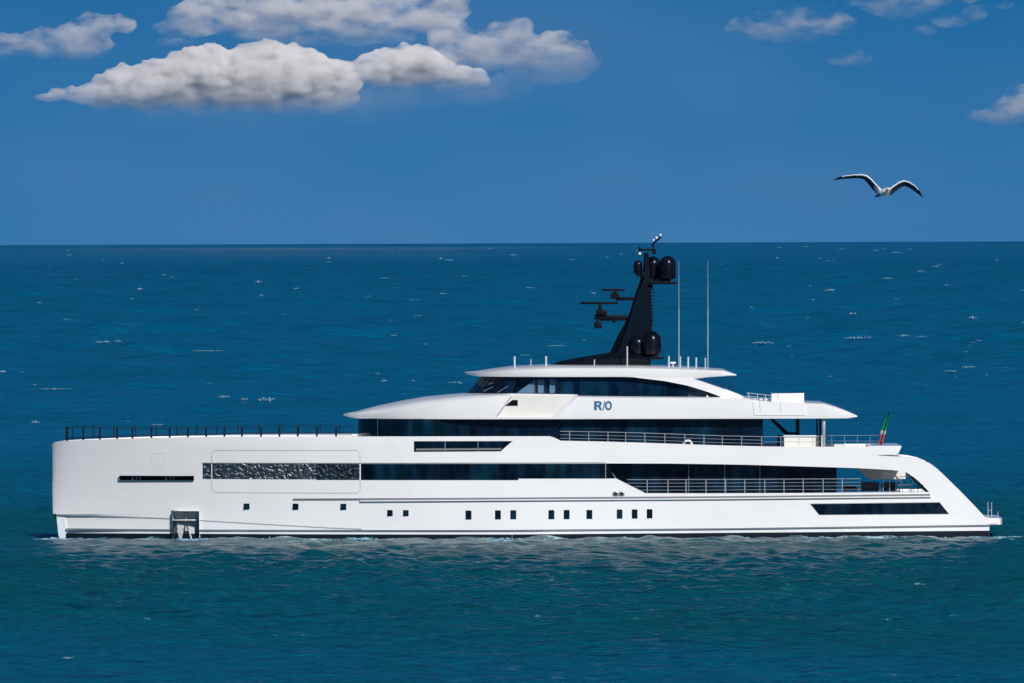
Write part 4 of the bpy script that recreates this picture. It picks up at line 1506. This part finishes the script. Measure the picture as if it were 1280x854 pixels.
radome(834.5, 320, 349.5, 10.3, -0.2)
radome(816.5, 320.5, 351, 9.6, 0.9)
radome(797.5, 325.5, 342.5, 5.6, -0.5)
radome(814.8, 413.8, 444, 11.8, -1.35)
radome(797, 419, 444, 10.6, -0.75)


def bar(name, polys, y0, y1, mat='black'):
    b_ = bmesh.new()
    for (x0, y0p, x1, y1p) in polys:
        a, b = P0(x0, y0p), P0(x1, y1p)
        add_box(b_, ((a.x + b.x) / 2, (y0 + y1) / 2, (a.z + b.z) / 2), (abs(b.x - a.x), abs(y1 - y0), abs(a.z - b.z)), 0.02)
    return obj(name, b_, M[mat], mast)


bar('dome_platform', [(812, 352.4, 845.5, 355.4)], -0.7, 1.3)
bar('dome_platform', [(800, 340, 806, 348), (795, 343, 800, 345.6)], -0.55, 0.2)
bar('dome_support', [(804, 349, 816, 361), (817, 349, 838, 352)], -0.25, 0.6)
bar('dome_platform', [(808, 446, 829.5, 449), (812, 443, 822, 446)], -1.7, -0.2)
bar('cross_bar', [(798, 311.2, 820, 313.6), (798, 308.6, 800.6, 314.2), (815, 313, 820, 318)], -0.12, 0.12)
bar('radar_arm', [(770, 371.4, 796, 375.6)], -0.16, 0.16)
bar('radar_arm', [(750, 394.4, 786, 401.0), (765, 401, 769.5, 403.4)], -0.18, 0.18)
bar('radar_pedestal', [(763.5, 366.6, 774, 373.6), (766.5, 363.6, 771, 368)], -0.2, 0.2)
bar('radar_pedestal', [(745, 387.6, 759, 396), (743, 393.4, 756, 399.5), (747.5, 381, 752.5, 388)], -0.22, 0.22)
bar('radar_bar', [(752, 361.2, 781.2, 363.8)], -0.10, 0.10)
bar('radar_bar', [(725.6, 377.4, 772.4, 380.4)], -0.12, 0.12)
bar('searchlight', [(742.4, 402.8, 752.4, 410.6), (745.6, 398, 748.6, 403)], -0.22, 0.22)
b_ = bmesh.new()
tube_px(b_, [(814.5, 307.5), (818.5, 303), (826, 296.5)], 0.0, 0.07)
tube_px(b_, [(816.5, 312), (816.5, 305)], 0.0, 0.05)
obj('wind_sensor_arm', b_, M['black'], mast)
for (px, py, r) in ((816.8, 300.3, 1.4), (820.6, 297.4, 1.7), (825.6, 293.8, 1.6), (799.7, 317.2, 1.9)):
    c = P0(px, py)
    b_ = bmesh.new()
    bmesh.ops.create_uvsphere(b_, u_segments=12, v_segments=8, radius=r * MPP, matrix=Matrix.Translation((c.x, -0.05, c.z)))
    obj('mast_sensor', b_, M['lamp_white'], mast)

# antennas on the hardtop
for (px, t, b, r, y) in ((643.2, 445.5, 460.5, 0.085, -2.6), (663.6, 449, 460, 0.04, 1.5), (682.5, 445.5, 459.5, 0.085, -2.6), (743, 449.6, 459, 0.05, -2.9), (784, 433, 459.5, 0.06, -3.0),
                         (836, 445, 460.5, 0.075, -2.6), (848.6, 326, 461, 0.045, -2.2), (850.4, 445.5, 461, 0.06, -2.6), (860.2, 446, 461.5, 0.07, -2.6), (870.2, 447, 462, 0.07, -2.6),
                         (881.6, 447.5, 463, 0.06, -2.6), (884.8, 326, 463, 0.045, -2.2)):
    a, b2 = W(px, t, y), W(px, b, y)
    b_ = bmesh.new()
    if r == 0.045:
        mid = b2.lerp(a, 0.55)
        add_tube(b_, [b2, mid], 0.036, 8)
        add_tube(b_, [mid, a], 0.024, 8, 0.010)
    else:
        add_tube(b_, [b2, a], r * 0.8, 8)
    obj('antenna', b_, M['whip'] if r == 0.045 else M['antenna'] if r != 0.05 and r != 0.06 else M['curtain'], yacht)
b_ = bmesh.new()
c = W(841.3, 453.6, -2.6)
add_box(b_, c, (0.36, 0.2, 0.12), 0.03)
add_tube(b_, [c - Vector((0, 0, 0.4)), c], 0.03)
obj('horn', b_, M['lamp_white'], yacht)
b_ = bmesh.new()
c = W(731, 431, 0.8)
c2 = W(737, 429.6, 0.8)
add_tube(b_, [W(733.5, 446, 0.8), W(733.5, 432, 0.8)], 0.03)
add_box(b_, W(732.5, 430.8, 0.8), (0.34, 0.2, 0.12), 0.03)
#searchlight on the hardtop front is too faint to separate from the mast base
b_.free()

# ------------------------------------------------------------------ loose things on board
# lifebuoy on the upper deck rail
c = W(859.8, 556.2)
lb = bmesh.new()
R0, r0, seg = 0.27, 0.075, 28
rg = []
for i in range(seg):
    a = 2 * math.pi * i / seg
    rg.append([((R0 + r0 * math.cos(q)) * math.cos(a), r0 * math.sin(q), (R0 + r0 * math.cos(q)) * math.sin(a)) for q in [2 * math.pi * k / 10 for k in range(10)]])
rg.append(rg[0])
add_loft(lb, rg, cap=False)
bmesh.ops.remove_doubles(lb, verts=lb.verts[:], dist=1e-5)
bmesh.ops.translate(lb, verts=lb.verts[:], vec=(c.x, -BEAM + 0.22, c.z))
life = obj('lifebuoy', lb, M['lamp_white'], None, loc=(c.x, -BEAM + 0.22, c.z))
tag(life, 'white ring lifebuoy hanging on the upper deck rail', 'lifebuoy')
b_ = bmesh.new()
for k in range(4):
    a = math.pi / 4 + k * math.pi / 2
    ring2 = []
    for d in (-0.16, 0.16):
        ring2.append([(c.x + (R0 + (r0 + 0.006) * math.cos(q)) * math.cos(a + d), -BEAM + 0.22 + (r0 + 0.006) * math.sin(q), c.z + (R0 + (r0 + 0.006) * math.cos(q)) * math.sin(a + d)) for q in [2 * math.pi * j / 10 for j in range(10)]])
    add_loft(b_, ring2)
obj('band', b_, M['cream'], life)

# ensign
fl = empty('flag', W(1100, 557.5, -0.4))
tag(fl, 'green, white and red flag hanging furled on its slanted staff at the stern', 'flag')
b_ = bmesh.new()
tube_px(b_, [(1100, 558), (1111, 517)], -0.4, 0.028)
a = W(1111.2, 516.2, -0.4)
bmesh.ops.create_uvsphere(b_, u_segments=10, v_segments=8, radius=0.075, matrix=Matrix.Translation(a))
obj('staff', b_, M['rail_dark'], fl)
mf, tf, bf = new_mat('tricolour_cloth')
tc = tf.nodes.new('ShaderNodeTexCoord')
sp = tf.nodes.new('ShaderNodeSeparateXYZ')
tf.links.new(tc.outputs['Object'], sp.inputs[0])
rp = tf.nodes.new('ShaderNodeValToRGB')
rp.color_ramp.interpolation = 'CONSTANT'
rp.color_ramp.elements[0].color = (0.70, 0.14, 0.13, 1)
rp.color_ramp.elements[1].position = 0.37
rp.color_ramp.elements[1].color = (0.75, 0.75, 0.74, 1)
e = rp.color_ramp.elements.new(0.50)
e.color = (0.01, 0.42, 0.16, 1)
mr = tf.nodes.new('ShaderNodeMapRange')
mr.inputs['From Min'].default_value = 0.0
mr.inputs['From Max'].default_value = 2.05
tf.links.new(sp.outputs['Z'], mr.inputs['Value'])
tf.links.new(mr.outputs[0], rp.inputs['Fac'])
tf.links.new(rp.outputs['Color'], bf.inputs['Base Color'])
bf.inputs['Roughness'].default_value = 0.85
rows = []
for k in range(25):
    u = k / 24
    py = 518.5 + (555.5 - 518.5) * u
    px = 1110.2 - 8.6 * u
    wd = line([(0, 1.0), (0.15, 3.4), (0.5, 6.4), (0.62, 6.8), (0.75, 5.4), (0.93, 5.8), (1, 2.2)], u)
    ring = []
    for j in range(13):
        v = j / 12
        p = W(px - wd * (1 - v) * 0.75 + wd * 0.35 * v, py + 2.0 * (1 - v) * u, -0.4)
        p.y += 0.11 * math.sin(v * 11 + u * 3)
        ring.append(p)
    rows.append(ring)
b_ = bmesh.new()
add_loft(b_, rows, cap=False, closed=False)
r_ = bmesh.ops.solidify(b_, geom=b_.faces[:], thickness=0.012)
obj('cloth', b_, mf, fl, ang=180)

# cockpit furniture on the aft main deck
ZD = W(1090, 616.8).z
def sofa(px0, px1, top, y, label, mat='sofa'):
    cx = WX((px0 + px1) / 2, 612)
    root = empty('sofa', (cx, y, ZD))
    tag(root, label, 'sofa')
    L_ = (px1 - px0) * MPP
    zt = W(px0, top).z
    b_ = bmesh.new()
    add_box(b_, (cx, y - 0.35, (zt + ZD) / 2 + 0.05), (L_, 0.2, zt - ZD - 0.1), 0.06)
    obj('backrest', b_, M[mat], root)
    b_ = bmesh.new()
    add_box(b_, (cx, y + 0.1, ZD + 0.27), (L_ - 0.1, 0.7, 0.2), 0.05)
    obj('seat', b_, M[mat], root)
    for sx in (-1, 1):
        for sy in (-1, 1):
            b_ = bmesh.new()
            add_box(b_, (cx + sx * (L_ / 2 - 0.08), y + 0.05 + sy * 0.3, ZD + 0.09), (0.06, 0.06, 0.18))
            obj('leg', b_, M['steel'], root)
    return root


sofa(1078, 1100, 603.6, -2.6, 'dark sofa on the aft deck beside the open blue gap')
sofa(1103.6, 1122.6, 604.0, -2.6, 'dark sofa with white legs nearer the stern rail')
sofa(1055, 1074, 611.2, -1.0, 'low dark daybed just aft of the saloon glass')
t0 = empty('deck_table', (WX(1133, 612), -3.2, ZD))
tag(t0, 'small pale table at the stern end of the aft deck', 'table')
b_ = bmesh.new()
add_box(b_, (WX(1133, 612), -3.2, W(1133, 607).z), (17 * MPP, 0.8, 0.06), 0.015)
obj('tabletop', b_, M['cushion'], t0)
for sx in (-1, 1):
    for sy in (-1, 1):
        b_ = bmesh.new()
        add_tube(b_, [(WX(1133, 612) + sx * 0.38, -3.2 + sy * 0.32, ZD), (WX(1133, 612) + sx * 0.36, -3.2 + sy * 0.3, W(1133, 607.4).z)], 0.03)
        obj('leg', b_, M['steel'], t0)
def chair(px, y, label):
    cx = WX(px, 612)
    root = empty('deck_chair', (cx, y, ZD))
    tag(root, label, 'chair', 'chairs at the stern table')
    b_ = bmesh.new(); add_box(b_, (cx, y, ZD + 0.26), (0.36, 0.4, 0.06), 0.02); obj('seat', b_, M['sofa'], root)
    b_ = bmesh.new(); add_box(b_, (cx + 0.16, y, ZD + 0.45), (0.05, 0.38, 0.34), 0.02); obj('backrest', b_, M['sofa'], root)
    for sx in (-1, 1):
        for sy in (-1, 1):
            b_ = bmesh.new(); add_tube(b_, [(cx + sx * 0.15, y + sy * 0.17, ZD), (cx + sx * 0.15, y + sy * 0.17, ZD + 0.25)], 0.018); obj('leg', b_, M['steel'], root)
chair(1146, -3.1, 'dark chair nearest the slanted cockpit screen')
chair(1152.5, -2.2, 'dark chair tucked behind the chair by the slanted screen')

# ------------------------------------------------------------------ gull
def gull():
    dist = 235.0
    y = CAM_Y + dist
    k = MPP / DIST * dist
    c = W(1101, 240.5, y)
    Q = lambda px, py, dy=0.0: Vector(((px - 1101) * k, dy, -(py - 240.5) * k))
    bm = bmesh.new()
    # body from tail to bill, turned a little to the right and away
    spine = [(1093.2, 246.6, 0.17, 0.2, 0.9), (1095.2, 245.8, 0.14, 1.8, 1.0), (1097.5, 244.6, 0.09, 3.8, 2.2), (1100.5, 242.6, 0.02, 5.6, 4.4), (1103.6, 240.4, -0.06, 6.0, 4.7),
             (1106.4, 238.4, -0.13, 4.6, 3.9), (1108.3, 237.2, -0.17, 3.1, 2.8), (1109.8, 236.6, -0.205, 3.0, 2.7), (1111.2, 236.8, -0.24, 2.2, 1.9), (1112.2, 237.4, -0.265, 0.9, 0.8)]
    rings = []
    for i, (px, py, dy, a, b) in enumerate(spine):
        p = Q(px, py, dy)
        p0 = Q(*spine[max(i - 1, 0)][:3]); p1 = Q(*spine[min(i + 1, len(spine) - 1)][:3])
        d = (p1 - p0).normalized()
        s = d.cross(Vector((0, 0, 1))).normalized()
        t = s.cross(d)
        rings.append([p + (s * math.cos(q) * a + t * math.sin(q) * b) * k * 0.78 for q in [2 * math.pi * j / 14 for j in range(14)]])
    add_loft(bm, rings)

    def wing(pts):
        rr = []
        for i, (px, py, ch, th, dy) in enumerate(pts):
            lead = Q(px, py, dy)
            p0 = Q(pts[max(i - 1, 0)][0], pts[max(i - 1, 0)][1]); p1 = Q(pts[min(i + 1, len(pts) - 1)][0], pts[min(i + 1, len(pts) - 1)][1])
            d = (p1 - p0).normalized()
            n = Vector((-d.z, 0, d.x))
            if n.z > 0:
                n = -n
            back = (n * 0.62 + Vector((0, 0.78, 0))).normalized()     # chord runs down and away from the viewer
            up_ = d.cross(back).normalized()
            c_ = ch * k * 1.85
            sec = [(0, 0), (0.12, 0.5), (0.4, 0.6), (0.75, 0.3), (1.0, 0.04), (1.0, -0.04), (0.75, -0.12), (0.4, -0.3), (0.12, -0.4)]
            rr.append([lead + back * (u * c_) + up_ * (w_ * th * k) for u, w_ in sec])
        add_loft(bm, rr)
    wing([(1106, 238.5, 7.0, 3.6, -0.05), (1101, 236.2, 7.2, 3.0, -0.04), (1096, 231, 6.8, 2.6, -0.04), (1089, 223.2, 6.2, 2.4, -0.05), (1083.5, 219.0, 5.6, 2.2, -0.04), (1077, 217.6, 5.0, 1.9, -0.02),
          (1068, 218.0, 4.5, 1.5, 0.02), (1056, 219.3, 4.0, 1.2, 0.07), (1048, 221.4, 3.0, 0.9, 0.1), (1041.5, 224.8, 0.8, 0.4, 0.13)])
    wing([(1104, 239, 7.0, 3.6, -0.05), (1110, 237.4, 7.0, 3.0, -0.04), (1116, 232.6, 6.6, 2.5, -0.05), (1123, 227.8, 6.6, 2.3, -0.06), (1130, 225.4, 6.6, 2.2, -0.06), (1137, 227.4, 6.2, 1.9, -0.04),
          (1144, 232.4, 5.4, 1.5, 0.0), (1150, 239, 4.2, 1.1, 0.03), (1154, 246.6, 0.9, 0.4, 0.06)])
    me = bpy.data.meshes.new('seagull')
    bmesh.ops.recalc_face_normals(bm, faces=bm.faces[:])
    bm.to_mesh(me)
    bm.free()
    o = bpy.data.objects.new('seagull', me)
    col.objects.link(o)
    md = o.modifiers.new('join', 'REMESH')
    md.mode = 'VOXEL'
    md.voxel_size = 0.006
    sm = o.modifiers.new('soft', 'SMOOTH')
    sm.factor = 0.5
    sm.iterations = 2
    dg = bpy.context.evaluated_depsgraph_get()
    me2 = bpy.data.meshes.new_from_object(o.evaluated_get(dg))
    o.modifiers.clear()
    o.data = me2
    bpy.data.meshes.remove(me)
    for nm, rgb in (('white_feathers', (0.78, 0.78, 0.77)), ('slate_feathers', (0.030, 0.040, 0.055)), ('black_wingtip', (0.008, 0.010, 0.016)), ('tail_shade', (0.12, 0.15, 0.17))):
        me2.materials.append(plain(nm, rgb, 0.8, vary=0.15, scale=30))
    # plumage: white head, body and leading edge, slate behind it, black tips
    lead = [(1041, 224.8), (1048, 221.4), (1056, 219.3), (1068, 218.0), (1077, 217.6), (1083.5, 219.0), (1089, 223.2), (1096, 231), (1101, 236.2), (1104, 238), (1110, 237.4),
            (1116, 232.6), (1123, 227.8), (1130, 225.4), (1137, 227.4), (1144, 232.4), (1150, 239), (1154, 246.6)]
    for f in me2.polygons:
        f.use_smooth = True
        cx, cy = f.center.x / k + 1101, -f.center.z / k + 240.5
        below = cy - line(lead, cx)
        body = 1093 < cx < 1112.5 and cy > line([(1092, 232), (1098, 236), (1106, 236), (1113, 233)], cx)
        if body:
            f.material_index = 3 if cx < 1099.5 and cy > 243.0 else 0  # shade on the lower tail end painted into the feathers
        elif cx < 1053 or cx > 1148:
            f.material_index = 2
        elif below > (2.0 if 1070 < cx < 1140 else 1.2):
            f.material_index = 1
        else:
            f.material_index = 0
    o.location = c
    tag(o, 'white and slate seagull gliding with bent wings above the horizon', 'seagull')
    b_ = bmesh.new()
    add_tube(b_, [c + Q(1111.6, 237.1, -0.25), c + Q(1113.0, 237.7, -0.285), c + Q(1113.8, 238.4, -0.30)], 0.012, 8, 0.003)
    obj('beak', b_, plain('yellow_beak', (0.6, 0.38, 0.05), 0.5), o)
    for q in ((1111.3, 235.6, -0.222), (1109.6, 235.9, -0.25)):
        b_ = bmesh.new()
        bmesh.ops.create_uvsphere(b_, u_segments=8, v_segments=6, radius=0.006, matrix=Matrix.Translation(c + Q(*q)))
        obj('eye', b_, M['black'], o)


gull()
